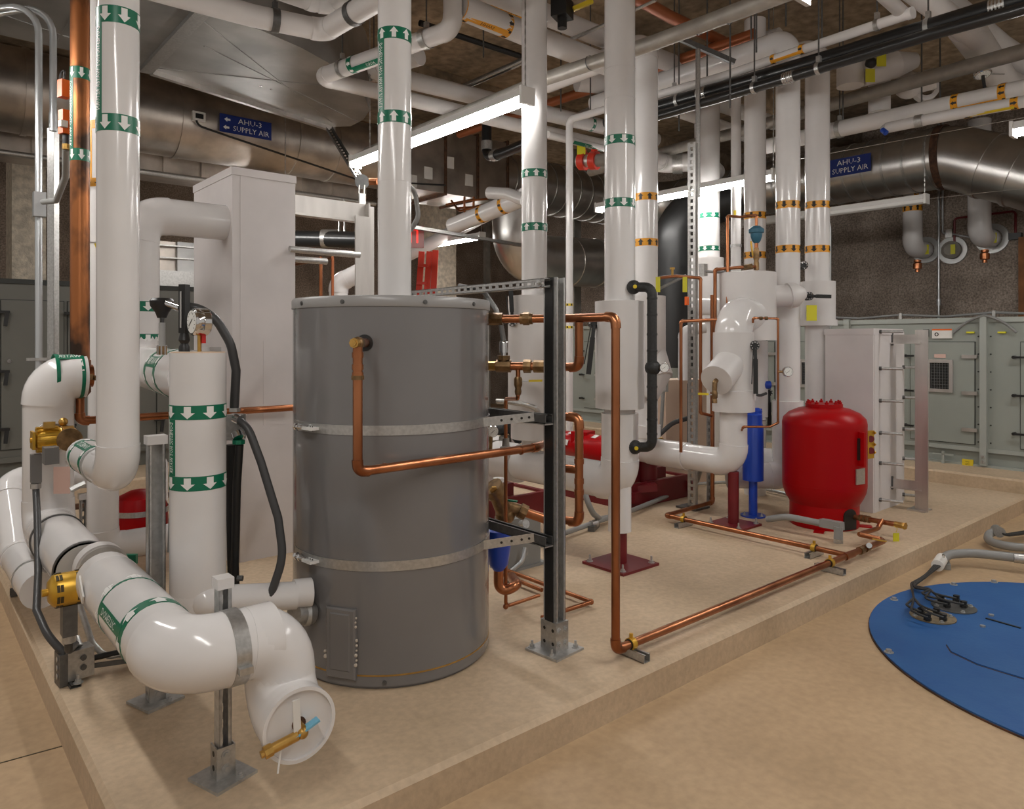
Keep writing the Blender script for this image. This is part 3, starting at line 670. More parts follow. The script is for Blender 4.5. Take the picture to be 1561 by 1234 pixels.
# leads from the pumps to the junction box
jb = V((.60, 2.86, .20))
k = thing('power_lead', 'dark flexible lead from the upper pump down to the junction box', 'cable', (lx, ly, .2))
MB().tube([(lx, ly, L1z-.23), (lx-.01, ly-.12, .70), (.51, 3.9, .50), (.475, 3.68, .40), (.495, 3.5, .33), (.545, 3.45, .27)], .0155, 12, .2).obj('hose', 'hose', k)
k = thing('power_lead', 'short dark lead curving from the lower pump to the junction box', 'cable', (XL-.2, 3.3, .2))
MB().tube([(XL-.12, 3.28, zf-.23), (XL-.12, 3.30, .33), (.57, 3.42, .31), (.59, 3.50, .28)], .0155, 12, .08).obj('hose', 'hose', k)
jx = thing('junction_box', 'galvanised junction box at the edge of the concrete pad', 'box', (.575, 2.93, PADZ))
pj = G(96, 1050)
jx.location = pj; ORG[jx.name] = pj.copy()
MB().box(pj+V((.06, .05, .075)), (.105, .075, .12), .1).obj('box', 'galv', jx)
MB().box(pj+V((.0, .04, .068)), (.03, .075, .13), .1).obj('cover', 'galv_dark', jx)
for z in (.04, .075, .11): MB().cyl(pj+V((-.015, .035, z)), pj+V((-.018, .035, z)), .012, 12).obj('knockout', 'galv', jx)
for z in (.06, .1): MB().cyl(pj+V((.075, .012, z)), pj+V((.076, .008, z)), .012, 12).obj('knockout', 'galv_dark', jx)
MB().cyl(pj+V((.06, .05, .135)), pj+V((.055, .08, .165)), .020, 10).obj('gland_nut', 'galv', jx)
m = MB(); strut(m, pj+V((.04, -.03, .008)), pj+V((.04, .10, .008)), (0, 0, 1), .041, .016, False); m.obj('foot', 'galv_dark', jx)
bolt(jx, pj+V((.05, -.02, .014)), r=.012)
for i, (dy, dz, r) in enumerate(((.16, .05, .013), (.03, .085, .012))):
    k = thing('steel_conduit', ['steel conduit leaving the junction box under the big white elbow', 'black conduit leaving the top of the junction box'][i], 'conduit', pj+V((.1, dy, dz)))
    if i == 0: pts = [V((.62, 3.62, .42)), V((.66, 3.55, .25)), V((.70, 3.48, .20)), V((1.2, 3.48, .20))]
    else: pts = [pj+V((.11, .06, .07)), V((1.2, 3.42, .22))]
    MB().tube(pts, r, 12, .06).obj('tube', 'steel' if i == 0 else 'black', k)
    MB().cyl(pts[-1]-V((.42, 0, 0)), pts[-1]-V((.38, 0, 0)), r*1.4, 12).obj('coupling', 'galv', k)
k = thing('earth_bar', 'thin flat steel bar running behind the junction box', 'bar', pj+V((.1, .1, .01)))
MB().bar(pj+V((.1, .06, .04)), V((1.05, 3.36, .17)), .006, .02).obj('bar', 'galv_dark', k)
MB().bar(pj+V((.22, .055, .055)), V((.86, 3.37, .175)), .008, .022).obj('white_sleeve', 'paper', k)
# support posts under the front line
def foot_post(label, base, top, off, cap=True, w=.041, deep=.041, plate=.15, rz=.3, slots=True):
    t = thing('support_post', label, 'post', base)
    m = MB(); strut(m, base+V((0, 0, .012)), V((base.x, base.y, top)), off, w, deep, slots); m.obj('channel', 'steel', t)
    MB().box(base+V((0, 0, .005)), (plate, plate, .01), rz).obj('base_plate', 'steel', t)
    sk = MB(); bx = .056
    for s in (-1, 1): sk.box(base+V((s*bx/2, 0, .06)), (.004, bx, .10), 0)
    sk.box(base+V((0, -bx/2, .06)), (bx, .004, .10)); so = sk.obj('socket', 'galv', t)
    for z in (.04, .085): bolt(t, base+V((0, -bx/2-.002, z)), (0, -1, 0), .010, .006, 0)
    for z in (.04, .085): MB().cyl(base+V((-bx/2-.001, 0, z)), base+V((-bx/2-.003, 0, z)), .009, 12).obj('hole', 'black_print', so)
    bolt(t, base+V((.035, -.055, .01)), r=.012, h=.010, stud=.008)
    if cap: MB().box((base.x, base.y, top+.012), (w+.012, deep+.014, .034)).obj('end_cap', 'pvc_matte', t)
    return t
b1 = G(340, 1185); b2 = G(226, 1076)
foot_post('slotted strut post clamped to the big white elbow, white plastic cap', V((b1.x, b1.y, PADZ)), zat(893, b1), (-FW+RT*.9))
foot_post('tall strut post behind the lower white pipe, white plastic cap', V((b2.x+.032, b2.y+.02, PADZ)), zat(677, b2), (0, -1, 0), w=.062, plate=.15, slots=False)
q = D(127, 760, 4.6); foot_post('short capped strut behind the stout white pipe', V((q.x, q.y, PADZ)), q.z, (0, -1, 0), plate=.12)
q = D(55, 900, 4.05)
k = thing('strut_block', 'short strut piece bolted down under the far white return pipe', 'bracket', G(42, 905)); m = MB(); b = G(42, 905)
strut(m, b+V((-.08, 0, .02)), b+V((.10, 0, .02)), (0, 0, 1), .041, .041, False); m.obj('channel', 'galv_dark', k); bolt(k, b+V((.03, 0, .04)), r=.012)
MB().ball(b+V((.02, .22, .16)), .02, 8).obj('clamp_bolt', 'galv', k)
# L5 far return pipe
t = run('insulated_pipe', 'white return pipe curving along the pad edge behind the power lead', 'pipe', [(1.2, L4.y+.75, .70), (.54, L4.y+.75, .70), (.54, L4.y+.30, .36), (.545, L4.y-.45, .36)], .086, 'pvc', 1.3)
MB().hoop((.75, L4.y+.75, .70), (1, 0, 0), .086, .0885, .02).obj('label_band', 'green', t)
strip(t, (.55, L4.y+.75, .70), (.75, L4.y+.75, .70), .0905, V((0, -.9, .3)), .6, 'green', 'WATER', flip=-1)
MB().hoop((.545, L4.y-.2, .36), (0, 1, 0), .086, .091, .02).obj('pipe_clamp', 'steel', t)
# L6 riser behind L1 with yellow label
t, L6 = riser('white riser with yellow lettering hidden behind the front hot water riser', 157, 4.35, .080, .50, CEIL)
strip(t, (L6.x, L6.y, zat(282, L6)), (L6.x, L6.y, zat(200, L6)), .08, face(L6, 62), .6, 'orange', 'RETURN', 'black_print', flip=-1)
for py in (195, 282): band(t, (L6.x, L6.y, zat(py, L6)), (0, 0, 1), .08, .05, 'orange', 'black_print', 7, -1)
MB().lathe([(.088, zat(372, L6)), (.088, zat(300, L6))], (L6.x, L6.y, 0)).obj('sleeve', 'pvc', t)
pipe(t, [(L6.x, L6.y, .9), (L6.x, L6.y, zat(836, L6)), (L6.x+.7, L6.y, zat(836, L6))], .085, 'pvc', 1.1)
MB().bar((L6.x-.05, L6.y-.09, zat(374, L6)), (L6.x-.03, L6.y-.09, zat(388, L6)), .03, .004, (0, 1, 0)).obj('yellow_tape', 'yellow', t)
# L3 elbow from casing
L3 = onY(212, 520, 4.78); L3.z = 0
zh = zat(331, (1.3, 4.78, 0))
t = thing('insulated_pipe', 'white pipe arching out of the tall casing and down with green bands', 'pipe', (L3.x, L3.y, 1.3))
pipe(t, [(c1x+.01, 4.78, zh), (L3.x, L3.y, zh), (L3.x, L3.y, 1.40), (.96, 3.12, 1.40)], .112, 'pvc', 1.25, 1.03)
for py in (468, 517): band(t, (L3.x, L3.y, zat(py, L3)), (0, 0, 1), .112, .06, 'green', 'white_print', 8, -1)
for y in (3.75, 3.48): band(t, V((L3.x, L3.y, 1.40)).lerp(V((.96, 3.12, 1.40)), (4.78-y)/1.66), V((.96-L3.x, -1.66, 0)), .112, .05, 'green', 'white_print', 8, 1)
a_ = V((L3.x, L3.y, 1.40)); b_ = V((.96, 3.12, 1.40)); strip(t, a_.lerp(b_, .78), a_.lerp(b_, .62), .112, V((-.8, -.2, .45)), .5, 'green', 'WATER')
# L2 labelled vertical
p = D(302, 520, 2.87); L2 = V((p.x, p.y, 0)); r2 = .104; z2t = zat(538, L2); z2b = .50
t = thing('insulated_pipe', 'thick white vertical pipe lettered DOMESTIC HOT WATER with gauge on top', 'pipe', (L2.x, L2.y, .38))
MB().cyl((L2.x, L2.y, z2b), (L2.x, L2.y, z2t), r2, 36).obj('pipe', 'pvc', t)
MB().lathe([(r2*1.0, z2b+.07), (r2*1.03, z2b+.05), (r2*1.03, z2b-.02), (r2*.9, z2b-.08), (r2*.55, z2b-.118), (0, z2b-.125)], (L2.x, L2.y, 0), seg=30).obj('end_cap', 'pvc', t)
MB().cyl((L2.x, L2.y, z2t), (L2.x, L2.y, z2t+.004), r2*.96, 36).obj('end_disc', 'tan', t)
for py in (626, 731): band(t, (L2.x, L2.y, zat(py, L2)), (0, 0, 1), r2, .055, 'green', 'white_print', 8, -1, ph=.12)
strip(t, (L2.x, L2.y, zat(720, L2)), (L2.x, L2.y, zat(637, L2)), r2, face(L2, 62), .4, 'green', 'DOMESTIC HOT WATER', flip=-1)
t = thing('insulated_pipe', 'slim white pipe joining the labelled pipe to the grey tank', 'pipe', (L2.x+.1, L2.y, .4))
pa = D(308, 920, 2.80); pb = D(474, 903, 3.0)
MB().ball(pa+V((.02, .02, 0)), .068, 18).cyl(pa+V((.02, .02, 0)), pb-V((.06, 0, 0)), .055, 24).obj('pipe', 'pvc', t)
dd = (pb-pa).normalized(); MB().cyl(pb-dd*.07, pb, .0575, 24).obj('end_sleeve', 'pvc', t)
k = thing('pipe_stub', 'silver taped stub pipe under the slim white pipe at the tank', 'pipe', D(455, 930, 3.0))
MB().cyl(D(448, 938, 2.95), D(474, 935, 3.02), .045, 20).obj('stub', 'galv', k); MB().hoop(D(468, 935.5, 3.0), dd, .045, .049, .02).obj('band', 'steel', k)
# instruments on top of L2
k = thing('flow_switch', 'black cone headed flow switch on glass neck above labelled pipe', 'sensor', D(247, 538, 3.05))
c = D(247, 520, 3.05)
MB().lathe([(.02, zat(541, c)), (.02, zat(526, c)), (.013, zat(526, c)), (.013, zat(492, c))], (c.x, c.y, 0), seg=16).obj('neck', 'clearish', k)
MB().lathe([(.021, zat(541, c)), (.021, zat(528, c))], (c.x, c.y, 0), seg=8).obj('bush', 'bronze', k)
MB().lathe([(.018, zat(485, c)), (.026, zat(477, c)), (.045, zat(467, c)), (.048, zat(459, c)), (.04, zat(455, c)), (.01, zat(454, c))], (c.x, c.y, 0), (0, 0, 1), 24).obj('head', 'black', k)
MB().cyl(D(256, 463, 3.02), D(276, 470, 2.98), .016, 14).obj('connector', 'chrome', k)
k = thing('thermometer', 'black upright thermometer standing on the labelled pipe', 'thermometer', D(281, 538, 2.9))
c = D(281, 520, 2.9); MB().box((c.x, c.y, (zat(434, c)+zat(508, c))/2), (.034, .028, zat(434, c)-zat(508, c)), .7).obj('case', 'black', k)
fr_ = -FW; MB().bar(c-FW*.018+V((-.006, 0, zat(445, c)-H)), c-FW*.018+V((-.006, 0, zat(500, c)-H)), .006, .003, FW).obj('scale', 'clearish', k)
MB().lathe([(.021, z2t), (.021, zat(529, c)), (.014, zat(524, c)), (.022, zat(519, c)), (.016, zat(508, c))], (c.x, c.y, 0), seg=18).obj('well', 'black', k)
k = thing('pressure_gauge', 'round chrome pressure gauge with red handled cock on labelled pipe', 'gauge', D(304, 538, 2.86))
gc = D(297, 491, 2.84); gauge(k, gc-FW*.0, -RT*.72-FW*.7, .054, 'chrome', 'case')
MB().lathe([(.0535, .0), (.0535, .045), (.048, .05)], gc, RT*.72+FW*.7, 24).obj('case_back', 'chrome', k)
c = D(304, 520, 2.86); MB().cyl((c.x, c.y, z2t), (c.x, c.y, zat(512, c)), .008, 10).obj('stem', 'brass', k); MB().box((c.x+.012, c.y-.012, zat(517, c)), (.014, .012, .034)).obj('cock_lever', 'red_valve', k)
# hoses
k = thing('flexible_conduit', 'grey flexible conduit arching from the flow switch to the square box', 'conduit', D(356, 625, 3.02))
MB().tube([D(276, 468, 2.98), D(300, 467, 3.0), D(330, 487, 3.02), D(352, 525, 3.03), D(360, 565, 3.04), D(357, 625, 3.04)], .0185, 14, .16).obj('hose', 'hose', k)
bx = thing('junction_box', 'small square galvanised box behind the labelled pipe with green cable nut', 'box', D(358, 655, 3.06))
c = D(358, 651, 3.06); MB().box(c, (.07, .06, .105), .7).obj('box', 'galv', bx)
MB().cyl(D(358, 628, 3.04), D(358, 622, 3.04), .023, 8).obj('gland_nut', 'galv', bx)
MB().cyl(D(361, 660, 3.0), D(364, 668, 2.99), .024, 14).obj('elbow_gland', 'chrome', bx); MB().cyl(D(364, 671, 2.99), D(364, 677, 2.99), .026, 8).obj('green_nut', 'green', bx)
k = thing('black_cable', 'black cable dropping straight from the square box', 'cable', D(352, 905, 3.05))
MB().tube([D(352, 678, 3.07), D(352, 780, 3.08), D(354, 885, 3.08), D(354, 910, 3.08)], .019, 12, .1).obj('cable', 'black', k)
k = thing('black_cable', 'second black cable hanging beside the first below the green nut', 'cable', D(364, 905, 3.0))
MB().tube([D(365, 678, 2.99), D(361, 740, 3.0), D(358, 860, 3.04), D(359, 900, 3.05)], .017, 12, .1).obj('cable', 'black', k)
MB().cyl(D(362, 882, 3.0), D(370, 882, 3.0), .012, 8).obj('cable_clip', 'galv_dark', k)
k = thing('flexible_conduit', 'dark ribbed hose sweeping from the square box down behind the white elbow', 'conduit', D(365, 640, 3.0))
H1 = fillet([D(360, 640, 3.0), D(376, 646, 2.98), D(398, 705, 2.96), D(424, 790, 2.94), D(432, 850, 2.92), D(408, 922, 2.88)], .25, 10)[0]
MB().sweep(H1, .0165, 14).obj('hose', 'hose', k)
for i in range(len(H1)-1):
    n = max(1, int((H1[i+1]-H1[i]).length/.02))
    for j in range(n):
        if i > len(H1)*.55: pass
MB().cyl(D(358, 638, 3.0), D(366, 641, 2.99), .02, 10).obj('gland', 'chrome', k)
# blackened copper riser with tee and small line
Cu = onY(122, 575, L4.y); Cu = V((Cu.x, L4.y, 0)); zT = zt
t = thing('copper_riser', 'blackened thick copper riser lettered DOMESTIC COLD WATER above a tee', 'pipe', (Cu.x, Cu.y, zat(606, Cu)))
rc = 13.3/F*dep(Cu)
MB().cyl((Cu.x, Cu.y, zat(600, Cu)), (Cu.x, Cu.y, CEIL), rc, 28).obj('pipe', 'copper_old', t)
MB().lathe([(rc*.6, zat(607, Cu)), (rc*1.12, zat(598, Cu)), (rc*1.12, zat(549, Cu))], (Cu.x, Cu.y, 0), seg=28).obj('tee', 'copper_old', t)
MB().cyl((L4.x+.172, L4.y, zT), (Cu.x, Cu.y, zT), rc*1.05, 26).hoop((L4.x+.19, L4.y, zT), (1, 0, 0), rc, rc*1.3, .03, 26).obj('tee_branch', 'copper', t)
MB().cyl((L4.x+.19, L4.y-.06, zT-.005), (L4.x+.21, L4.y-.085, zT-.01), .014, 10).box((L4.x+.175, L4.y-.09, zT-.002), (.03, .02, .03)).obj('bleed_valve', 'bronze', t)
for py in (114, 238): band(t, (Cu.x, Cu.y, zat(py, Cu)), (0, 0, 1), rc, .065, 'green', 'white_print', 6, -1, ph=.5)
strip(t, (Cu.x, Cu.y, zat(231, Cu)), (Cu.x, Cu.y, zat(122, Cu)), rc, face(Cu, 62), .7, 'green', 'DOMESTIC COLD WATER', flip=-1)
zs = zat(642, Cu); rs = .023
t = thing('copper_line', 'small copper line running from the blackened riser across the white casing', 'pipe', (Cu.x, Cu.y, zs))
pipe(t, [(Cu.x, Cu.y, zat(604, Cu)), (Cu.x, Cu.y, zs), (onY(452, 627, L4.y).x, L4.y, zs)], rs*.95, 'copper', 1.3, 1.25, seg=14, ext=.7)
# small red expansion tank and brass pipework behind
q = D(213, 790, 4.9)
t = thing('expansion_tank', 'small red expansion tank with steel band behind the white pipes', 'tank', (q.x, q.y, zat(900, q)))
rr = 40/F*4.9; zz = lambda y: zat(y, q)
MB().lathe([(rr*.3, PADZ), (rr*.9, PADZ+.03), (rr, zz(826)), (rr, zz(790)), (rr*.98, zz(773)), (rr*.8, zz(757)), (rr*.35, zz(748)), (0, zz(746))], (q.x, q.y, 0), seg=36).obj('shell', 'red', t)
MB().hoop((q.x, q.y, zz(777)), (0, 0, 1), rr, rr+.004, .035, 40).obj('band', 'galv', t)
k = thing('pipe_stub', 'white capped insulated stub rising behind the tall strut post', 'pipe', D(241, 755, 4.75))
c = D(241, 755, 5.3); MB().lathe([(.066, PADZ), (.066, zat(706, c)), (.05, zat(699, c)), (.02, zat(696, c))], (c.x, c.y, 0), seg=24).obj('pipe', 'pvc', k)
k = thing('copper_line', 'thin copper branch with brass unions beside the strut post', 'pipe', D(238, 890, 3.9))
c = D(238, 890, 3.9); MB().cyl((c.x, c.y, PADZ), (c.x, c.y, zat(800, c)), .013, 12).obj('pipe', 'copper', k)
MB().ball((c.x, c.y, zat(800, c)), .022, 10).obj('elbow', 'copper', k)
for py in (815, 850, 880, 900): MB().lathe([(.018, -.012), (.018, .012)], (c.x, c.y, zat(py, c)), seg=12).obj('union', 'bronze', k)
k = thing('label_plate', 'green lettered tag hanging by the tall strut post', 'tag', D(196, 853, 3.35))
c = D(196, 853, 3.35); MB().box(c, (.075, .02, .045), -.7).obj('plate', 'green', k)
k = thing('valve_lever', 'grey lever handle hanging left of the labelled hot water pipe', 'valve', D(260, 840, 2.95))
MB().bar(D(261, 790, 2.92), D(259, 842, 2.92), .016, .012, FW).obj('lever', 'conduit_grey', k); MB().bar(D(265, 765, 2.92), D(261, 795, 2.92), .012, .010, FW).cyl(D(264, 762, 2.98), D(264, 762, 2.90), .012, 8).obj('stem', 'galv', k)
# conduits far left
k = thing('steel_conduit', 'slim galvanised conduit with bend and outlet box on the left', 'conduit', D(60, 580, 5.2))
c = D(59, 520, 4.85); pts = [V((c.x, c.y, PADZ)), V((c.x, c.y, zat(3, c)+.0)), D(-60, 22, 4.85)]
MB().tube(pts, .022, 12, .18).obj('tube', 'emt', k)
MB().box(D(60, 312, 4.82), (.07, .06, .16)).obj('outlet_box', 'emt', k)
MB().tube([D(66, 308, 4.75), D(86, 306, 4.6), D(100, 270, 4.3), D(101, 226, 4.02)], .019, 12, .09).obj('flex_hose', 'conduit_grey', k)
MB().box(D(58, 548, 4.83), (.13, .02, .02)).obj('clamp', 'galv', k)
k = thing('steel_conduit', 'second galvanised conduit beside a strut rail on the left', 'conduit', D(80, 580, 5.3))
c = D(81, 520, 4.92); MB().tube([V((c.x, c.y, zat(200, c))), V((c.x, c.y, zat(5, c))), D(-60, 32, 4.92)], .022, 12, .18).obj('tube', 'emt', k)
MB().lathe([(.026, -.05), (.026, .05)], (c.x, c.y, zat(184, c)), seg=12).obj('coupling', 'emt', k)
c = D(81, 520, 4.98); m = MB(); strut(m, V((c.x, c.y, PADZ)), V((c.x, c.y, zat(196, c))), RT*.3+FW, .06, .041, False); m.obj('strut_rail', 'galv', k)
k = thing('valve_actuator', 'orange valve actuators on the blackened copper riser', 'actuator', D(98, 200, 4.3))
MB().box(D(98, 136, 4.0), (.05, .05, .095), .3).obj('actuator_body', 'orange_box', k); MB().box(D(101, 187, 4.0), (.06, .05, .13), .3).obj('actuator_body', 'orange_box', k)
MB().box(D(96, 189, 3.96), (.035, .035, .035), .3).obj('dial', 'paper', k)
MB().cyl(D(101, 206, 4.0), D(101, 220, 4.0), .018, 12).obj('cable_gland', 'black', k); MB().cyl(D(101, 220, 4.0), D(101, 228, 4.0), .02, 8).obj('gland_nut', 'brass', k)
MB().tube([D(97, 122, 4.0), D(99, 105, 4.0), D(92, 112, 4.0), D(90, 140, 4.0)], .005, 6, .03).obj('wire', 'black', k)
MB().bar(D(104, 136, 4.05), D(116, 136, 4.1), .03, .06).bar(D(106, 187, 4.05), D(116, 187, 4.1), .03, .06).obj('mount', 'galv_dark', k)
# ============================================================ copper pipework round the post
def hexnut(m, p, ax, r, L): return m.cyl(v3(p)-v3(ax)*L/2, v3(p)+v3(ax)*L/2, r, 8)
PA = V((2.12, 2.80, 0)); PB = V((2.375, 2.475, 0)); RZ = V((2.416, 2.13, 0)); rc_ = .0145
def at(p, z): return V((p.x, p.y, z))
zT1 = zat(486, PB); zT2 = zat(559, PB)
t = thing('copper_line', 'copper line from tank top bending down to the pad in front of the riser', 'pipe', at(RZ, PADZ+.03))
pipe(t, [at(PA, zT1), at(PB, zT1), at(RZ, zT1), at(RZ, PADZ+.055), V((5.10, 2.115, PADZ+.055))], .0195, 'copper', 1.5, 1.18, seg=16, ext=1.1)
d1 = (PB-PA).normalized()
k = MB(); hexnut(k, at(PA, zT1)+d1*.13, d1, .030, .07); k.obj('union', 'bronze', t)
k = MB(); hexnut(k, at(PA, zT1)+d1*.28, d1, .031, .03); k.cyl(at(PA, zT1)+d1*.25, at(PA, zT1)+d1*.31, .026, 12); k.obj('union', 'bronze', t)
M1 = V((2.393, 2.33, 0))
t = thing('copper_line', 'copper hot outlet with relief fittings joining the line above it', 'pipe', at(PA, zT2))
pipe(t, [at(PA, zT2), at(PB, zT2), at(M1, zT2), at(M1, zT1-.02)], .0195, 'copper', 1.5, 1.18, seg=16, ext=1.1)
for f, r, L, c in ((.105, .022, .05, 'brass'), (.17, .030, .07, 'bronze'), (.285, .032, .035, 'bronze'), (.345, .030, .06, 'bronze')):
    k = MB(); hexnut(k, at(PA, zT2)+d1*f, d1, r, L); k.obj('union', c, t)
q = at(PA, zT2)+d1*.17
MB().cyl(q, q+V((0, 0, .045)), .019, 12).cyl(q+V((0, 0, .03)), q+V((0, 0, .05)), .030, 8).obj('tee_boss', 'bronze', t)
k = thing('temperature_sensor', 'chrome cable fitting with grey flexible lead above bronze tee', 'sensor', q+V((0, 0, .05)))
MB().lathe([(.012, .05), (.012, .065), (.021, .065), (.022, .11), (.018, .12)], q, seg=14).obj('fitting', 'chrome', k)
MB().tube([q+V((0, 0, .12)), q+V((-.005, .02, .22)), D(755, 470, 3.6), D(738, 445, 3.7), D(700, 436, 3.8)], .0125, 12, .1).obj('lead', 'hose_grey', k)
q = at(PA, zT2)+d1*.24
t = thing('ball_valve', 'small bronze ball valve with yellow lever hanging under the outlet line', 'valve', q-V((0, 0, .16)))
MB().cyl(q, q-V((0, 0, .14)), .0115, 12).obj('pipe', 'copper', t)
MB().lathe([(.014, -.135), (.017, -.12), (.014, -.105), (.020, -.09), (.020, -.06), (.015, -.05)], q, seg=12).obj('body', 'bronze', t)
MB().bar(q-V((0, 0, .072)), q-V((0, 0, .070))+RT*.10, .014, .006).obj('lever', 'steel', t); MB().bar(q-V((0, 0, .070))+RT*.05, q-V((0, 0, .068))+RT*.115, .017, .010).obj('grip', 'yellow', t)
dq = q-V((0, 0, .13))
w0 = D(770, 600, dep(dq)+.02)
t = thing('copper_line', 'thin copper drop from the yellow handled valve down to the floor', 'pipe', G(771, 918))
g0 = D(771, 918, 3.55)
zlo = PADZ+.035; gx = G(771, 925, zlo); 
pts = [dq, dq-V((0, 0, .025)), V((gx.x, gx.y, dq.z-.05)), V((gx.x, gx.y, zlo)), G(822, 908, zlo), ]
MB().tube(pts, .0095, 12, .025).obj('pipe', 'copper', t)
for p in (pts[3], ): MB().ball(p, .015, 10).obj('elbow', 'copper', t)
MB().lathe([(.03, -.004), (.03, .004), (.02, .01), (.016, .05)], (gx.x, gx.y, zat(683, gx)), seg=20).obj('flange', 'cast', t)
# lower loop right of the post
t = thing('copper_line', 'copper loop with three stubs standing right of the steel post', 'pipe', at(M1, .72))
za, zb, zc_ = (zat(y, M1) for y in (637, 717, 797))
pipe(t, [at(PB, za)-V((.02, -.03, 0)), at(M1, za), at(M1, zc_), at(PB, zc_)-V((.02, -.03, 0))], .0195, 'copper', 1.5, 1.18, seg=16, ext=1.1)
MB().cyl(at(M1, zb), at(PB, zb)-V((.02, -.03, 0)), .0195, 16).obj('stub', 'copper', t)
for z in (zb-.05, zb+.04, zb-.10): MB().lathe([(.0225, -.012), (.0225, .012)], at(M1, z), seg=16).obj('coupling', 'copper', t)
# relief valve on the tank front and its drain
p, n = hitcyl(556, 523, TC, TR)
t = thing('relief_valve', 'brass relief valve and copper drain pipe across the front of the grey tank', 'pipe', p)
v0 = V((1.335, 2.455, p.z))
MB().hoop(p-n*.004, n, .012, .034, .02, 24).obj('grommet', 'black', t)
MB().cyl(p-n*.02, v0, .018, 14).obj('nipple', 'copper', t)
dv_ = (v0-p).normalized()
MB().cyl(v0-dv_*.05, v0+dv_*.0, .023, 10).ball(v0, .024, 12).obj('valve_body', 'bronze', t)
MB().cyl(v0+dv_*.0, v0+dv_*.035-RT*.01, .019, 8).cyl(v0+dv_*.03-RT*.01, v0+dv_*.04-RT*.012, .012, 8).obj('cap', 'brass', t)
zd = zat(720, v0)
pipe(t, [v0, V((v0.x, v0.y, zd)), V((2.25, 2.462, zd+.005)), V((2.34, 2.52, zd+.005))], .0185, 'copper', 1.5, 1.15, seg=16, ext=1.0)
for z in (v0.z-.045, v0.z-.09, v0.z-.12): MB().lathe([(.0215, -.01), (.0215, .01)], (v0.x, v0.y, z), seg=14).obj('coupling', 'copper', t)
MB().lathe([(.025, -.008), (.025, .008)], (v0.x, v0.y, v0.z-.13), seg=8).obj('union', 'bronze', t)
for x in (1.45, 2.15): MB().cyl((x, 2.46, zd+.001), (x+.006, 2.46, zd+.001), .0205, 14).obj('joint', 'copper', t)
# bronze strainer valve behind the tank
c = D(763, 770, 3.9)
t = thing('check_valve', 'bronze valve body with copper tail behind the grey tank', 'valve', c)
MB().cyl(D(756, 748, 3.9), D(772, 790, 3.95), .045, 18).cyl(D(750, 742, 3.88), D(758, 752, 3.9), .058, 18).ball(D(770, 785, 3.95), .055, 14).obj('body', 'bronze', t)
MB().cyl(D(752, 746, 3.84), D(753, 748, 3.83), .022, 6).obj('cap', 'brass', t)
MB().cyl(D(772, 772, 3.95), D(800, 782, 3.95), .035, 10).cyl(D(792, 778, 3.94), D(802, 783, 3.94), .042, 8).obj('union', 'bronze', t)
MB().cyl(D(800, 781, 3.95), D(832, 792, 3.95), .026, 14).obj('tail', 'copper', t)
MB().bar(D(775, 763, 3.9), D(788, 765, 3.88), .02, .008).obj('green_handle', 'green', t)
MB().cyl(D(760, 735, 3.95), D(760, 729, 3.95), .03, 14).obj('white_cap', 'pvc_matte', t)
t = thing('water_filter', 'blue filter bowl on a copper tail low behind the grey tank', 'filter', D(762, 880, 3.75))
c = D(760, 830, 3.75); MB().lathe([(.02, zat(872, c)), (.05, zat(860, c)), (.062, zat(835, c)), (.066, zat(808, c))], (c.x, c.y, 0), seg=24).obj('bowl', 'blue', t)
MB().tube([V((c.x, c.y, zat(868, c))), V((c.x, c.y, zat(905, c))), D(790, 893, 3.75), D(780, 880, 3.95)], .026, 14, .04).obj('tail', 'copper', t)
t = thing('copper_line', 'pair of copper pipes on the pad turning back beside the steel post', 'pipe', G(800, 900, PADZ))
z_ = PADZ+.03
MB().tube([G(768, 868, z_), G(902, 918, z_), G(840, 938, z_), G(826, 942, z_)], .0115, 12, .02).obj('pipe', 'copper', t)
MB().tube([G(766, 876, z_), G(826, 900, z_)], .0115, 12).obj('pipe', 'copper', t)
MB().ball(G(901, 918, z_), .016, 10).obj('elbow', 'copper', t)
# grey control box behind
c = G(795, 868); t = thing('control_box', 'grey steel control box with conduit elbow behind the steel post', 'box', c)
MB().bb((c.x-.10, c.y+.0, PADZ), (c.x+.16, c.y+.14, zat(790, c))).obj('box', 'conduit_grey', t)
MB().bb((c.x-.13, c.y-.02, PADZ), (c.x+.20, c.y+.15, PADZ+.014)).obj('flange', 'conduit_grey', t)
MB().tube([D(800, 835, 4.45), D(797, 855, 4.42), D(778, 872, 4.40)], .014, 10, .06).obj('conduit', 'emt', t)
MB().cyl(D(795, 800, 4.44), D(802, 799, 4.40), .026, 12).obj('gland', 'galv', t)

# ============================================================ floor copper run, clamps, brass valve
def cushion_clamp(label, p, ax, r=.024):
    t = thing('pipe_clamp', label, 'clamp', V((p.x, p.y, PADZ)), 'floor pipe clamps')
    p = v3(p); ax = v3(ax).normalized(); s = V((-ax.y, ax.x, 0))
    m = MB(); strut(m, V((p.x, p.y, PADZ+.018))-s*.09, V((p.x, p.y, PADZ+.018))+s*.09, (0, 0, 1), .041, .036, False); m.obj('channel', 'galv', t)
    MB().hoop(p, ax, r*.8, r*1.15, .028, 20).cyl(p+V((0, 0, r)), p+V((0, 0, r+.022)), .009, 6).obj('clamp', 'gold', t)
    MB().hoop(p, ax, r*.7, r*.98, .036, 20).obj('cushion', 'black', t)
    return t
zq = PADZ+.055
cushion_clamp('clamp on strut at the foot of the copper drop by the pad edge', V((2.52, 2.13, zq)), (1, 0, 0))
cushion_clamp('clamp on strut where the long copper run nears the red tank', V((4.36, 2.118, zq)), (1, 0, 0))
cushion_clamp('clamp on strut on the copper branch beside the tee', V((4.60, 2.34, zq)), (0, 1, 0))
cushion_clamp('clamp on strut at the bend of the copper branch by the pump skid', V((4.585, 3.36, zq)), (0, 1, 0))
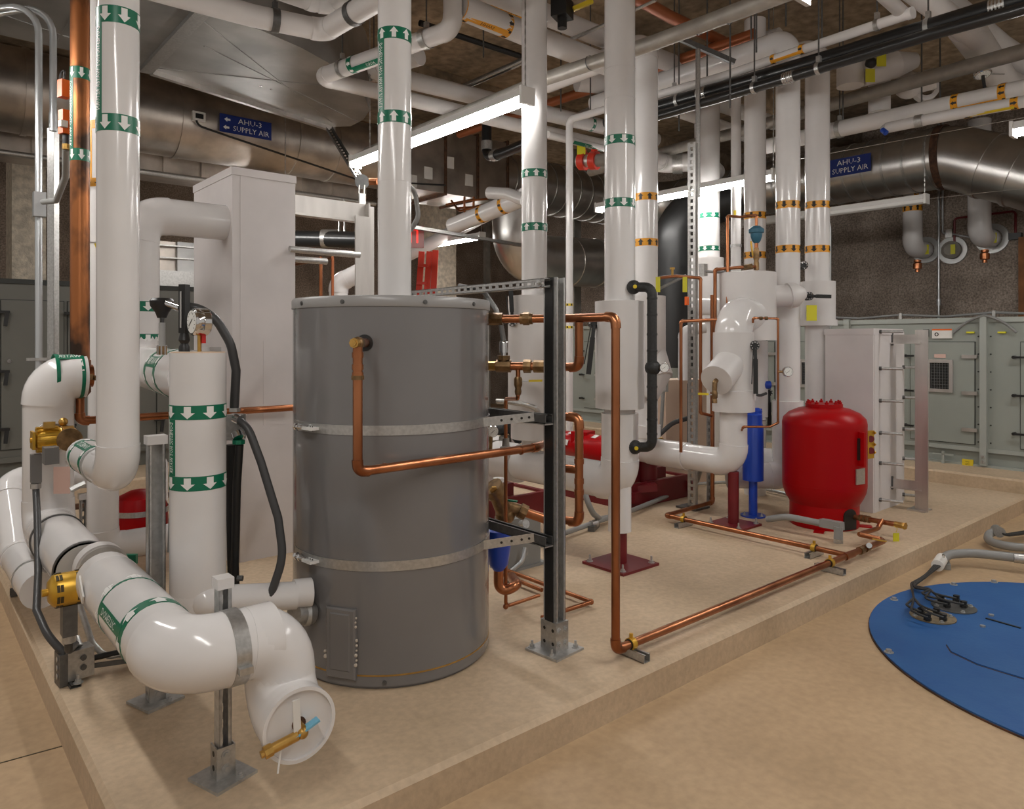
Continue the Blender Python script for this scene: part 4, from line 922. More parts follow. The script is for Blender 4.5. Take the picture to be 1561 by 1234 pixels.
t = thing('copper_line', 'copper branch crossing the pad from the tee to the tall strut', 'pipe', V((4.6, 2.12, zq)))
up = D(1085, 600, 6.1)
e1_ = V((4.58, 3.52, zq)); e2_ = G(1086, 766, zq)
pipe(t, [V((4.60, 2.117, zq)), e1_, e2_, V((e2_.x, e2_.y, zat(450, e2_)))], .0175, 'copper', 1.5, 1.2, seg=14, ext=1.)
t = thing('ball_valve', 'brass ball valves with yellow lever feeding the red expansion tank', 'valve', V((5.1, 2.115, zq-.03)))
v = V((5.10, 2.115, zq)); a2 = G(1320, 843, zq)
for f in (4.75, 4.83): MB().cyl((f, 2.115, zq), (f+.045, 2.115, zq), .026, 8).obj('union', 'bronze', t)
MB().cyl((4.55, 2.115, zq), (4.66, 2.115, zq), .023, 14).obj('tee', 'copper', t)
b_ = G(1318, 822, zq+.01); c_ = G(1345, 797, zq+.02)
pts = [v, V((5.14, 2.12, zq)), V((5.12, 2.32, zq)), V((5.40, 2.34, zq)), V((5.52, 2.20, zq))]
MB().tube([v, v+V((.04, .0, .0)), G(1310, 815, zq+.03)], .017, 12, .03).tube([G(1310, 815, zq+.03), G(1338, 806, zq+.03), G(1345, 794, zq+.07)], .016, 12, .02).obj('pipe', 'copper', t)
MB().bar(G(1330, 822, zq+.05), G(1352, 826, zq+.045), .02, .006).obj('lever', 'gold', t)
MB().cyl(G(1325, 832, zq+.04), G(1325, 832, zq+.01), .018, 8).obj('stem', 'chrome', t)
zz2 = PADZ+.11
ga = D(1300, 788, 5.42); gb = D(1378, 802, 5.10)
MB().cyl(ga, gb, .0185, 14).obj('tank_line', 'copper', t)
for f in (.14, .22, .30): MB().cyl(ga.lerp(gb, f), ga.lerp(gb, f+.05), .026, 10).obj('union', 'bronze', t)
MB().cyl(ga.lerp(gb, .84), ga.lerp(gb, 1.0), .022, 10).cyl(gb, gb+(gb-ga).normalized()*.012, .026, 6).obj('drain_cap', 'brass', t)
tg_ = D(1366, 825, 5.12); MB().box(tg_, (.045, .004, .11), -.6).obj('yellow_tag', 'yellow_tag', t); MB().tube([D(1362, 802, 5.12), D(1368, 806, 5.1), D(1366, 812, 5.12)], .002, 5).obj('tag_wire', 'yellow', t)

# ============================================================ red expansion tank, blue shot feeder, support stands
q = D(1256, 520, 5.62); RC = V((q.x, q.y, 0)); rr = .305; zz = lambda y: zat(y, RC)
t = thing('expansion_tank', 'large red expansion tank with bolted top flange on the pad', 'tank', (RC.x, RC.y, PADZ))
MB().lathe([(.245, PADZ), (.25, PADZ+.012), (.25, zz(765)), (.246, zz(764))], (RC.x, RC.y, 0), seg=56).obj('skirt', 'red', t)
MB().lathe([(.24, zz(768)), (.275, zz(757)), (.298, zz(746)), (.304, zz(738)), (rr, zz(735))], (RC.x, RC.y, 0), seg=56).obj('lower_dome', 'red', t)
MB().lathe([(rr-.001, zz(739)), (rr-.001, zz(645))], (RC.x, RC.y, 0), seg=56).obj('shell', 'red', t)
MB().lathe([(rr, zz(648)), (rr, zz(645)), (rr*.97, zz(637)), (rr*.84, zz(629)), (rr*.62, zz(623)), (rr*.4, zz(620)), (.05, zz(619))], (RC.x, RC.y, 0), seg=56).obj('upper_dome', 'red', t)
fl = MB().lathe([(.135, zz(622)), (.135, zz(615.5)), (.10, zz(615))], (RC.x, RC.y, 0), seg=40).obj('top_flange', 'red', t)
for k in range(10):
    a = 2*pi*k/10; b = V((RC.x+.115*math.cos(a), RC.y+.115*math.sin(a), zz(615.5))); MB().cyl(b, b+V((0, 0, .016)), .014, 6).cyl(b, b+V((0, 0, .028)), .007, 8).obj('flange_bolt', 'red', fl)
# skirt opening, lugs, gauge plate, sight glass
p, n = hitcyl(1296, 785, RC, .25); s = n.cross(V((0, 0, 1))).normalized()
poly = [(-.06, -.075), (.06, -.075), (.06, .03)]+[(.06*math.cos(a*pi/8), .03+.05*math.sin(a*pi/8)) for a in range(1, 8)]+[(-.06, .03)]
pz = zz(785); MB().prism([(x, y) for x, y in poly], V((p.x, p.y, PADZ+.085))-n*.01, s, V((0, 0, 1)), .012 if s.cross(V((0, 0, 1))).dot(n) > 0 else -.012).obj('skirt_opening', 'black_print', t)
for a in (200, 300, 20, 110):
    d = V((math.cos(math.radians(a)), math.sin(math.radians(a)), 0)); MB().box(V((RC.x, RC.y, PADZ+.004))+d*.285, (.10, .07, .008), math.radians(a)).obj('foot_lug', 'red', t)
p, n = hitcyl(1311, 720, RC, rr); MB().box(V((p.x, p.y, zz(717)))+n*.003, (.008, .10, .115), math.atan2(n.y, n.x)).obj('name_plate', 'galv', t)
p, n = hitcyl(1310, 680, RC, rr); MB().box(V((p.x, p.y, zz(677)))+n*.006, (.02, .045, .16), math.atan2(n.y, n.x)).obj('sight_slot', 'black_print', t)
MB().box(V((p.x, p.y, zz(677)))+n*.02, (.05, .022, .25), math.atan2(n.y, n.x)).obj('sight_rim', 'red', t)
q = D(1326, 678, 5.62); pl_ = MB().box(q, (.02, .075, .215), TH+pi+.5).obj('gauge_plate', 'gold', t); MB().bar(q+FW*.02-RT*.02, q-RT*.10+FW*.03, .03, .05).obj('plate_arm', 'red', t)
for dz in (.045, -.045):
    c = q+V((0, 0, dz))-FW*.012; MB().cyl(c, c-FW*.008, .026, 16).obj('port', 'red_deep', pl_)
for dz in (.09, .0, -.06): bolt(pl_, q+V((0, 0, dz))+RT*.035, RT, .008, .008, 0, 'gold')
# blue feeder
q = G(1148, 787); t = thing('shot_feeder', 'slim blue chemical shot feeder on a pedestal beside the red tank', 'vessel', q); B_ = V((q.x, q.y, 0)); zb_ = lambda y: zat(y, B_)
MB().lathe([(.098, PADZ), (.098, PADZ+.01)], B_, seg=28).obj('base_plate', 'blue', t)
for a in (30, 150, 270): bolt(t, B_+V((.075*math.cos(math.radians(a)), .075*math.sin(math.radians(a)), PADZ+.01)), r=.009)
MB().cyl(B_+V((0, 0, PADZ+.01)), B_+V((0, 0, zb_(732))), .034, 20).obj('pedestal', 'blue', t)
MB().lathe([(.082, zb_(732)), (.082, zb_(650)), (.072, zb_(646)), (.072, zb_(632)), (.06, zb_(630))], B_, seg=32).obj('vessel', 'blue', t)
MB().lathe([(.04, zb_(631)), (.04, zb_(626)), (.02, zb_(622))], B_+RT*.03, seg=18).bar(B_+V((0, 0, zb_(630)))-RT*.06, B_+V((0, 0, zb_(626)))+RT*.07, .02, .03).obj('lid_clamp', 'blue', t)
MB().cyl(B_+V((0, 0, zb_(629)))-RT*.02, B_+V((0, 0, zb_(624)))-RT*.02, .012, 10).obj('vent_plug', 'chrome', t)
MB().cyl(B_+RT*.07+V((0, 0, zb_(640))), B_+RT*.10+V((0, 0, zb_(640))), .012, 8).obj('port', 'galv', t)
# red support stands
def stand(label, c, ztop, rz, pw):
    t = thing('pipe_stand', label, 'stand', V((c.x, c.y, PADZ)))
    MB().box((c.x, c.y, PADZ+.008), (pw, pw, .016), rz).obj('base_plate', 'red_deep', t)
    MB().cyl((c.x, c.y, PADZ+.016), (c.x, c.y, ztop), .041, 24).obj('column', 'red_deep', t)
    for sx in (-1, 1):
        for sy in (-1, 1):
            x, y = sx*pw*.4, sy*pw*.4; bolt(t, (c.x+x*math.cos(rz)-y*math.sin(rz), c.y+x*math.sin(rz)+y*math.cos(rz), PADZ+.016), r=.013, h=.012, stud=.03)
    return t
c = G(946, 861); stand('red pipe stand with square plate under the thick green-banded riser', c, .37, 0, .34)
c = G(1118, 801); stand('red pipe stand with square plate beside the blue feeder', c, .55, 0, .30); R8 = V((c.x, c.y, 0))
# ============================================================ strainer assembly over the second stand
z8 = lambda y: zat(y, R8)
t = thing('strainer_assembly', 'white insulated strainer with slanted stub above an elbow', 'pipe', V((R8.x, R8.y, .5)))
pipe(t, [V((R8.x, R8.y, z8(505))), V((R8.x, R8.y, .615)), V((R8.x, R8.y+1.15, .615))], .103, 'pvc', 1.2, 1.05)
MB().cyl((R8.x, R8.y+.42, .615), (R8.x, R8.y+.80, .615), .112, 28).obj('jacket', 'pvc', t)
MB().cyl((R8.x, R8.y+.80, .615), (R8.x, R8.y+1.2, .615), .098, 28).obj('inlet', 'pvc', t)
MB().lathe([(.158, z8(627)), (.158, z8(595)), (.152, z8(594)), (.152, z8(507)), (.09, z8(506))], (R8.x, R8.y, 0), seg=40).obj('valve_sleeve', 'pvc_matte', t)
sa = V((R8.x, R8.y, z8(548))); sb = D(1092, 580, dep(R8)-.24)
MB().cyl(sa, sb, .118, 36).obj('strainer_stub', 'pvc_matte', t)
nn = (sb-sa).normalized(); MB().cyl(sb, sb+nn*.003, .117, 36).obj('stub_face', 'pvc_matte', t)
SX = 5.28
pipe(t, [V((R8.x, R8.y, z8(510))), V((R8.x, R8.y, z8(482))), V((SX, R8.y+.05, z8(478)))], .135, 'pvc', 1.05, 1.03, seg=30)
k = thing('ball_valve', 'bronze drain valve with yellow lever on the slanted strainer stub', 'valve', sb)
w = sb+nn*.01; MB().tube([sb, sb+nn*.03, sb+nn*.035+V((0, 0, -.06))], .018, 12, .02).obj('elbow', 'bronze', k)
w = sb+nn*.035+V((0, 0, -.06)); MB().lathe([(.017, 0), (.022, -.015), (.022, -.05), (.016, -.06), (.02, -.065), (.02, -.09)], w, seg=12).obj('body', 'bronze', k)
MB().bar(w+V((0, 0, -.03)), w+V((0, 0, -.025))-RT*.07, .012, .008).obj('stem', 'steel', k); MB().bar(w+V((0, 0, -.025))-RT*.045, w+V((0, 0, -.022))-RT*.12, .018, .016).obj('grip', 'yellow', k)
# air separator
t = thing('air_separator', 'big white insulated air separator drum with teal vent on top', 'vessel', V((SX, R8.y+.1, 1.5)))
S_ = V((SX+.02, R8.y+.12, 0)); zs_ = lambda y: zat(y, S_)
MB().lathe([(.222, zs_(519)), (.222, zs_(417)), (.2, zs_(416))], S_, seg=48).obj('drum', 'pvc_matte', t)
MB().hoop(S_+V((0, 0, zs_(467))), (0, 0, 1), .2215, .2235, zs_(416)-zs_(519), 4, math.atan2(-.6, .8)-.01, math.atan2(-.6, .8)+.01, ref=(1, 0, 0)).obj('jacket_seam', 'cap_grey', t)
sd = D(1196, 452, dep(S_)); MB().cyl(S_+V((0, 0, zs_(452))), S_+V((0, 0, zs_(452)))+RT*.33-FW*.05, .088, 28).obj('outlet', 'pvc_matte', t)
ob = S_+V((0, 0, zs_(452)))+RT*.31-FW*.05
MB().sweep([ob, ob+RT*.06+V((0, 0, .01)), ob+RT*.13+V((0, 0, .025))], [.105, .10, .045], 28).obj('outlet_cone', 'pvc_matte', t)
MB().lathe([(.066, zs_(610)), (.066, zs_(519))], S_+RT*.0, seg=24).obj('drain_leg', 'pvc', t)
def lever(label, c, a, L, mat='black', tagged=None):
    t = thing('gear_lever_valve', label, 'valve', c); a = v3(a).normalized()
    MB().cyl(c-FW*.03, c+FW*.03, .035, 14).obj('gear', 'black', t)
    for k in range(8):
        an = 2*pi*k/8; e = RT*math.cos(an)+V((0, 0, math.sin(an))); MB().box(c-FW*.032+e*.026, (.01, .01, .01)).obj('notch', 'chrome', t)
    MB().bar(c-FW*.03, c-FW*.04+a*L*.3, .022, .012, FW).bar(c-FW*.04+a*L*.28, c-FW*.045+a*L, .030, .018, FW).obj('lever', mat, t)
    MB().bar(c-FW*.055-RT*.02, c-FW*.06+a*L*.8-RT*.035, .006, .006, FW).obj('trigger', mat, t)
    if tagged is not None: MB().box(c+tagged, (.09, .003, .13), -.6).obj('tag', 'yellow_tag', t)
    return t
lever('black gear lever hanging on the strainer sleeve', D(1149, 527, dep(R8)-.10), (.0, .0, -1), .36, tagged=V((-.03, .06, -.14)))
lever('black gear lever on the separator outlet', D(1232, 452, 6.05), RT+V((0, 0, -.03)), .17, tagged=V((-.02, -.04, -.14)))
lever('black lever pointing left over the drum', D(1224, 405, 6.3), -RT*1+V((0, 0, -.22)), .26)
lever('black gear lever with yellow tag beside the studded casing', D(1238, 510, 6.6), (0, 0, -1), .26, tagged=V((.06, -.04, -.12)))
lever('black lever on the wide white valve sleeve by the copper drop', D(905, 493, 4.55), V((0, 0, -1))-RT*.12, .32)
lever('small blue handled lever below the drum', D(1170, 598, 6.3), (0, 0, -1), .30, tagged=D(1192, 650, 6.15)-D(1170, 598, 6.3))
MB().lathe([(.02, -.03), (.035, -.02), (.035, .02), (.02, .03)], D(1170, 587, 6.2), RT, 14).obj('blue_cap', 'blue', bpy.data.objects['gear_lever_valve.005'])
lever('black lever behind the tank with yellow sleeve', D(781, 490, 5.0), V((0, 0, 1))-RT*.05, .22)
# teal air vent stack on the drum
t = thing('air_vent', 'teal cast air vent on bronze valve over the white drum', 'vent', S_+V((0, 0, zs_(416))))
c = D(1153, 415, dep(S_)); cz = lambda y: zat(y, c)
MB().cyl(V((c.x, c.y, cz(417))), V((c.x, c.y, cz(365))), .015, 12).obj('riser', 'copper', t)
MB().lathe([(.022, cz(412)), (.022, cz(402)), (.018, cz(398)), (.024, cz(394)), (.024, cz(384)), (.018, cz(378))], (c.x, c.y, 0), seg=12).obj('valve', 'bronze', t)
MB().bar(V((c.x, c.y, cz(390)))-RT*.03, V((c.x, c.y, cz(368)))-RT*.045, .012, .01, FW).obj('valve_lever', 'gold', t)
MB().lathe([(.018, cz(371)), (.032, cz(368)), (.045, cz(361)), (.047, cz(356)), (.06, cz(355)), (.062, cz(350)), (.05, cz(348)), (.03, cz(345))], (c.x, c.y, 0), seg=28).obj('vent_body', 'blue_teal', t)
pipe(t, [V((c.x, c.y, cz(346))), V((c.x, c.y, cz(328))), D(1128, 331, dep(S_)), D(1109, 329, dep(S_)), D(1109, 468, dep(S_)-.1)], .0115, 'copper', 1.5, 1.2, seg=12)
t = thing('copper_line', 'copper line looping from the vent valve to the tall perforated strut', 'pipe', D(1090, 405, 5.9))
pipe(t, [V((c.x, c.y, cz(407))), D(1137, 407, 5.85), D(1090, 411, 5.9), D(1090, 600, 5.9)], .014, 'copper', 1.4, 1.2, seg=12)
MB().cyl(D(1147, 406, 5.83), D(1134, 408, 5.84), .024, 8).obj('union', 'bronze', t)
t = thing('copper_line', 'copper line with yellow tagged cock left of the perforated strut', 'pipe', D(1060, 480, 5.75))
pipe(t, [D(1004, 424, 5.8), D(1030, 421, 5.78), D(1068, 424, 5.75), D(1068, 630, 5.75), D(1085, 634, 5.8)], .0125, 'copper', 1.5, 1.2, seg=12)
MB().cyl(D(1025, 420, 5.78), D(1025, 410, 5.78), .010, 8).cyl(D(1025, 411, 5.78), D(1025, 408, 5.78), .02, 8).obj('cock', 'brass', t)
for px in (1003, 1044): MB().box(D(px, 434, 5.75), (.035, .004, .12), -.7).obj('yellow_tag', 'yellow_tag', t)
t = thing('copper_line', 'thin copper line dropping in front of the beige panel', 'pipe', D(1038, 600, 5.6))
pipe(t, [D(1100, 487, 5.6), D(1038, 490, 5.6), D(1038, 690, 5.6)], .0125, 'copper', 1.5, 1.2, seg=12)
MB().box(D(1047, 459, 5.7), (.03, .02, .065)).obj('orange_tag', 'orange_box', t)
t = thing('copper_line', 'thin copper gauge line in front of the white drum', 'pipe', D(1186, 500, 5.6))
GD = 5.42
pipe(t, [D(1148, 492, GD+.05), D(1148, 485, GD+.03), D(1186, 486, GD), D(1186, 645, GD), D(1173, 651, GD), D(1133, 651, GD), D(1131, 656, GD+.05)], .0085, 'copper', 1.6, 1.25, seg=10)
for px in (1158, 1166): MB().cyl(D(px, 485.5, GD+.01), D(px+4, 485.5, GD+.01), .014, 8).obj('union', 'bronze', t)
MB().cyl(D(1186, 567, GD), D(1193, 567, GD-.01), .009, 8).obj('gauge_stem', 'bronze', t); gauge(t, D(1201, 567, GD-.02), -FW, .038)
# tall perforated strut
q = D(1056, 520, 6.15); t = thing('perforated_strut', 'tall perforated strut standing behind the copper lines', 'post', V((q.x, q.y, PADZ)))
m = MB(); strut(m, V((q.x, q.y, PADZ)), V((q.x, q.y, zat(218, q))), FW*.8+RT*.6, .07, .05, True, pitch=.055); m.obj('channel', 'galv', t)
MB().box((q.x, q.y, PADZ+.008), (.2, .2, .016)).obj('base_plate', 'galv_dark', t)
MB().box(D(1072, 412, 6.05), (.05, .05, .10)).obj('switch_box', 'galv', t)
MB().tube([D(1076, 414, 6.0), D(1110, 416, 5.9), D(1130, 418, 5.9)], .012, 8).obj('conduit', 'conduit_grey', t)
MB().tube([D(1046, 420, 6.1), D(1030, 428, 6.1), D(1006, 440, 6.1)], .012, 8).obj('conduit', 'conduit_grey', t)
q = D(1083, 520, 6.3); t = thing('perforated_strut', 'short perforated strut behind the strainer assembly', 'post', V((q.x, q.y, PADZ)))
m = MB(); strut(m, V((q.x, q.y, PADZ)), V((q.x, q.y, zat(635, q))), FW*.8+RT*.6, .05, .05, True, pitch=.055); m.obj('channel', 'galv', t)
# ============================================================ pumps on red skids
def skid(label, x0, x1, y0, y1, h=.2):
    t = thing('pump_skid', label, 'pump base', V(((x0+x1)/2, (y0+y1)/2, PADZ)))
    for y in (y0, y1): MB().bb((x0, y-.02, PADZ), (x1, y+.02, PADZ+h)).obj('side_rail', 'red_deep', t)
    for x in (x0+.02, x1-.02): MB().bb((x-.02, y0+.02, PADZ), (x+.02, y1-.02, PADZ+h)).obj('end_rail', 'red_deep', t)
    MB().bb((x0+.04, y0+.02, PADZ), (x1-.04, y1-.02, PADZ+h-.02)).obj('grout', 'pad_mat', t)
    for x in (x0+.08, x1+.01):
        MB().bb((x-.03, y0-.06, PADZ+.05), (x+.05, y0-.02, PADZ+h-.06)).obj('lug', 'red_deep', t)
    MB().bb(((x0+x1)/2-.35, y0+.1, PADZ+h-.02), ((x0+x1)/2+.25, y1-.1, PADZ+h+.08)).obj('pump_foot', 'red_deep', t)
    return t
skid('dark red pump skid under the second pump with grouted top', 4.66, 5.5, 4.0, 4.75)
skid('dark red pump skid under the boxed pump behind the steel post', 3.0, 4.05, 4.30, 5.05)
def motor(label, a, b, r):
    t = thing('pump_motor', label, 'motor', V((a.x, a.y, PADZ+.26))); d = (b-a).normalized(); L = (b-a).length
    MB().lathe([(r*.5, 0), (r*.9, .01), (r, .04), (r, L*.45), (r*.85, L*.47), (r*.85, L*.52), (r*.97, L*.54), (r*.97, L*.93), (r*.75, L)], a, d, 28).obj('motor_body', 'red', t)
    s = V((0, 0, 1)); m = (a+b)/2
    MB().box(m+V((0, 0, -r-.03))-d*.05, (.22, .22, .06)).obj('foot', 'red', t)
    MB().box(m+V((0, 0, r*.75))+d*.06-FW*.02, (.16, .16, .10), .3).obj('terminal_box', 'red', t)
    for f, z, w in ((.25, .75, .06), (.72, .8, .07), (.7, .15, .06), (.83, .1, .05)):
        e = (-FW*math.cos(z*1.2)+s*math.sin(z*1.2)).normalized(); e = (e-d*e.dot(d)).normalized()
        MB().bar(a+d*(L*f-w/2)+e*(r+.002), a+d*(L*f+w/2)+e*(r+.002), .05, .004, e).obj('sticker', 'paper', t)
    return t
motor('red pump motor with white stickers behind the green-banded riser', D(935, 690, 6.1), D(858, 676, 6.75), .125)
t = thing('pump_motor', 'red pump head with brass cocks behind the black wrapped loop', 'motor', D(985, 700, 6.4))
MB().lathe([(.11, -.1), (.13, -.06), (.13, .06), (.11, .1)], D(986, 682, 6.4), RT, 24).cyl(D(986, 682, 6.4), D(986, 742, 6.4), .09, 20).obj('casing', 'red_deep', t)
MB().bar(D(975, 662, 6.3), D(1010, 673, 6.25), .03, .03).ball(D(1008, 672, 6.22), .028, 10).ball(D(973, 664, 6.25), .028, 10).obj('air_cock', 'brass', t)
MB().bar(D(965, 745, 6.2), D(1000, 742, 6.2), .12, .06).obj('foot', 'red_deep', t)
# white boxed pump
t = thing('insulated_pump_box', 'white boxed pump insulation with round nozzle behind the steel post', 'casing', V((3.4, 4.6, .34)))
a = D(735, 720, 5.0)
bx0, bx1, by0, by1 = 3.12, 3.60, 4.36, 4.9; MB().bb((bx0, by0, PADZ+.2), (bx1, by1, zat(688, (3.3, 4.4)))).obj('box', 'pvc_flat', t)
MB().bb((bx0-.03, by0-.03, zat(690, (3.3, 4.4))), (bx1+.12, by1+.03, zat(674, (3.3, 4.4)))).obj('lid', 'pvc_flat', t)
t = thing('pump_fittings', 'black flanged fittings and gauge on the boxed pump', 'valve', D(770, 680, 5.4))
MB().tube([D(745, 654, 5.55), D(772, 655, 5.5), D(780, 640, 5.5)], .045, 14, .05).tube([D(778, 625, 5.5), D(785, 655, 5.5), D(797, 672, 5.5)], .06, 14, .05).obj('wrapped_pipe', 'rubber', t)
MB().lathe([(.10, 0), (.10, .015), (.05, .02), (.045, .10), (.03, .11)], D(770, 686, 5.5), seg=20).obj('flange', 'cast', t)
gauge(t, D(751, 658, 5.3), -FW+RT*.4, .045); MB().cyl(D(748, 662, 5.3), D(747, 695, 5.3), .016, 10).obj('gauge_stem', 'bronze', t)
t = thing('flexible_conduit', 'silver flexible conduit crossing behind the steel post', 'conduit', D(790, 615, 4.6))
MB().tube([D(756, 612, 4.9), D(775, 613, 4.9), D(800, 617, 4.9), D(815, 622, 4.92), D(824, 632, 4.96)], .018, 10, .05).obj('tube', 'galv', t)
# floor conduits
t = thing('floor_conduit', 'grey conduit lying on the pad past both pump skids', 'conduit', G(900, 790, PADZ))
zc2 = PADZ+.04
MB().tube([G(835, 822, zc2), G(938, 786, zc2), G(965, 778, zc2), G(1045, 745, zc2), G(1062, 738, zc2), D(1073, 700, 6.2)], .019, 12, .12).obj('tube', 'conduit_grey', t)
MB().tube([D(891, 745, 5.5), D(897, 778, 5.3), G(915, 792, zc2), G(940, 786, zc2)], .022, 12, .10).obj('flex', 'conduit_grey', t)
for p in (G(905, 799, zc2), G(1048, 743, zc2)): MB().box(p-V((0, 0, .02)), (.16, .05, .04), .5).obj('strut_foot', 'galv_dark', t); MB().cyl(p-V((.03, 0, 0)), p+V((.03, 0, 0)), .028, 10).obj('fitting', 'galv', t)
t = thing('floor_conduit', 'grey conduit emerging behind the blue feeder and ending at an elbow box', 'conduit', G(1240, 805, PADZ))
MB().tube([D(1170, 792, 5.45), D(1200, 788, 5.3), D(1250, 798, 5.15)], .024, 12, .2).obj('tube', 'conduit_grey', t)
cq = D(1266, 800, 5.08); MB().bar(D(1252, 797, 5.14), D(1284, 803, 5.0), .05, .055).cyl(D(1278, 803, 5.02), D(1278, 822, 5.02), .03, 14).obj('elbow_box', 'conduit_grey', t)
gz = G(1278, 828); MB().cyl(V((gz.x, gz.y, PADZ)), V((gz.x, gz.y, zat(818, gz))), .033, 8).obj('gland', 'galv', t)
t = thing('floor_conduit', 'thin steel conduit on the pad between feeder and red tank', 'conduit', G(1180, 770, PADZ))
MB().tube([G(1060, 738, PADZ+.03), G(1120, 735, PADZ+.03), G(1215, 757, PADZ+.03)], .015, 10, .1).obj('tube', 'emt', t)
# ============================================================ blue round cover and its cables
pts = [(1326, 953.4), (1337, 988.6), (1397, 1048.5), (1561, 1115), (1358, 914.7), (1446, 892), (1561, 888.3)]
P = [G(x, y, .012) for x, y in pts]
bx, by, br = sum(p.x for p in P)/7+.6, sum(p.y for p in P)/7, 1.2
for _ in range(4000):
    gx_ = gy_ = gr_ = 0
    for p in P:
        dx, dy = bx-p.x, by-p.y; q = math.hypot(dx, dy); e = q-br; gx_ += e*dx/q; gy_ += e*dy/q; gr_ -= e
    bx -= .05*gx_; by -= .05*gy_; br -= .05*gr_
CC = V((bx, by, 0))
t = thing('manhole_cover', 'large round blue steel floor cover with inner hatch and bolts', 'cover', CC)
MB().lathe([(br+.004, .0), (br+.004, .008)], CC, seg=96).obj('rust_rim', 'rust', t)
MB().lathe([(br, .008), (br, .015)], CC, seg=96).obj('plate', 'cover_blue', t)
HP = [G(x, y, .015) for x, y in ((1443, 984), (1450, 995), (1490, 1014), (1561, 1036), (1640, 1055), (1690, 990), (1640, 918), (1561, 908), (1515, 922))]
hc = sum(HP, V((0, 0, 0)))/len(HP)
MB().prism([(p.x, p.y) for p in HP], (0, 0, .0145), (1, 0, 0), (0, 1, 0), .007).obj('hatch', 'cover_blue', t, smooth=False)
MB().prism([(hc.x+(p.x-hc.x)*1.012, hc.y+(p.y-hc.y)*1.012) for p in HP], (0, 0, .0145), (1, 0, 0), (0, 1, 0), .0015).obj('hatch_gap', 'rust', t, smooth=False)
for x, y in ((1363, 915), (1355, 995), (1454, 892), (1515, 888), (1498, 958), (1511, 941)):
    p = G(x, y, .015); bolt(t, p, r=.014, h=.012, stud=0)
MB().bar(G(1503, 943, .024), G(1556, 958, .024), .012, .006).obj('handle', 'black', t)
cd = thing('cable_gland_plate', 'tan round gland plate with black glands on the blue cover', 'plate', G(1422, 942, .015))
GP = [(1422, 941, [(1404, 934), (1414, 943), (1428, 934), (1438, 943)], 'gasket'), (1454, 926, [(1435, 915), (1444, 923), (1458, 914), (1469, 923)], 'galv_dark')]
for i, (x, y, gl, mt) in enumerate(GP):
    tt = cd if i == 0 else thing('cable_gland_plate', 'dark round gland plate with black glands on the blue cover', 'plate', G(x, y, .015))
    c = G(x, y, .015); MB().lathe([(.115, .015), (.115, .020)], V((c.x, c.y, 0)), seg=32).obj('plate', mt, tt)
    for gx2, gy2 in gl: q = G(gx2, gy2+3, .02); MB().lathe([(.020, 0), (.020, .015), (.016, .016), (.018, .035)], q, seg=6).obj('gland', 'black', tt)
    for a in range(4): bolt(tt, c+V((.095*math.cos(a*pi/2+.8), .095*math.sin(a*pi/2+.8), .005)), r=.008, h=.008, stud=0)
PE = G(1432, 862, .05)
t = thing('floor_conduit', 'thick grey conduit on the floor feeding black cables to the blue cover', 'conduit', PE)
MB().tube([G(1432, 858, .06), G(1445, 846, .09), G(1480, 843, .09), G(1561, 852, .09), G(1700, 866, .09)], .030, 16, .2).obj('tube', 'conduit_grey', t)
MB().cyl(G(1429, 863, .06), G(1436, 852, .07), .038, 16).obj('bushing', 'paper', t); MB().cyl(G(1438, 850, .11), G(1438, 846, .13), .008, 6).obj('set_screw', 'chrome', t)
MB().box(G(1442, 862, .02), (.10, .05, .035), .4).obj('foot', 'conduit_grey', t); MB().cyl(G(1545, 851, .09), G(1565, 853, .09), .0315, 16).obj('coupling', 'galv', t)
t = thing('floor_conduit', 'thick grey conduit with bend lying against the pad side', 'conduit', G(1505, 820, .05))
MB().tube([G(1522, 810, .10), G(1508, 812, .08), G(1505, 826, .05), G(1540, 834, .05), G(1650, 840, .05)], .030, 16, .12).obj('tube', 'conduit_grey', t)
MB().cyl(G(1518, 808, .10), G(1524, 812, .10), .04, 16).obj('bushing', 'galv', t)
for j, dz in enumerate((0, .015, .03)):
    tt = thing('black_cable', 'black cable bundle strand leaving the bent floor conduit', 'cable', G(1530, 814, .06), 'cables leaving the bent conduit')
    MB().tube([G(1522, 811, .10), G(1535, 815+j, .05+dz), G(1600, 805+j*2, .04)], .010, 8, .05).obj('cable', 'rubber', tt)
gls = [q for g_ in GP for q in g_[2]]
for j, (gx2, gy2) in enumerate(gls):
    tt = thing('black_cable', 'black cable bundled from the floor conduit into a gland plate', 'cable', G(1400, 905, .02), 'cables to the gland plates')
    o_ = (j-3.5)*.008; e = G(gx2, gy2+3, .05)
    MB().tube([PE+V((o_*.6, -o_*.6, .01)), G(1410, 880+o_*60, .055)+V((0, 0, .004*(j % 3))), G(1389, 893+o_*120, .035)]+([G(1393, 912, .045), e+V((-.04, .07, .035))] if j < 4 else [G(1420, 898+o_*100, .05), e+V((-.06, .10, .03))])+[e+V((0, 0, .015))], .0065, 8, .05).obj('cable', 'rubber', tt)
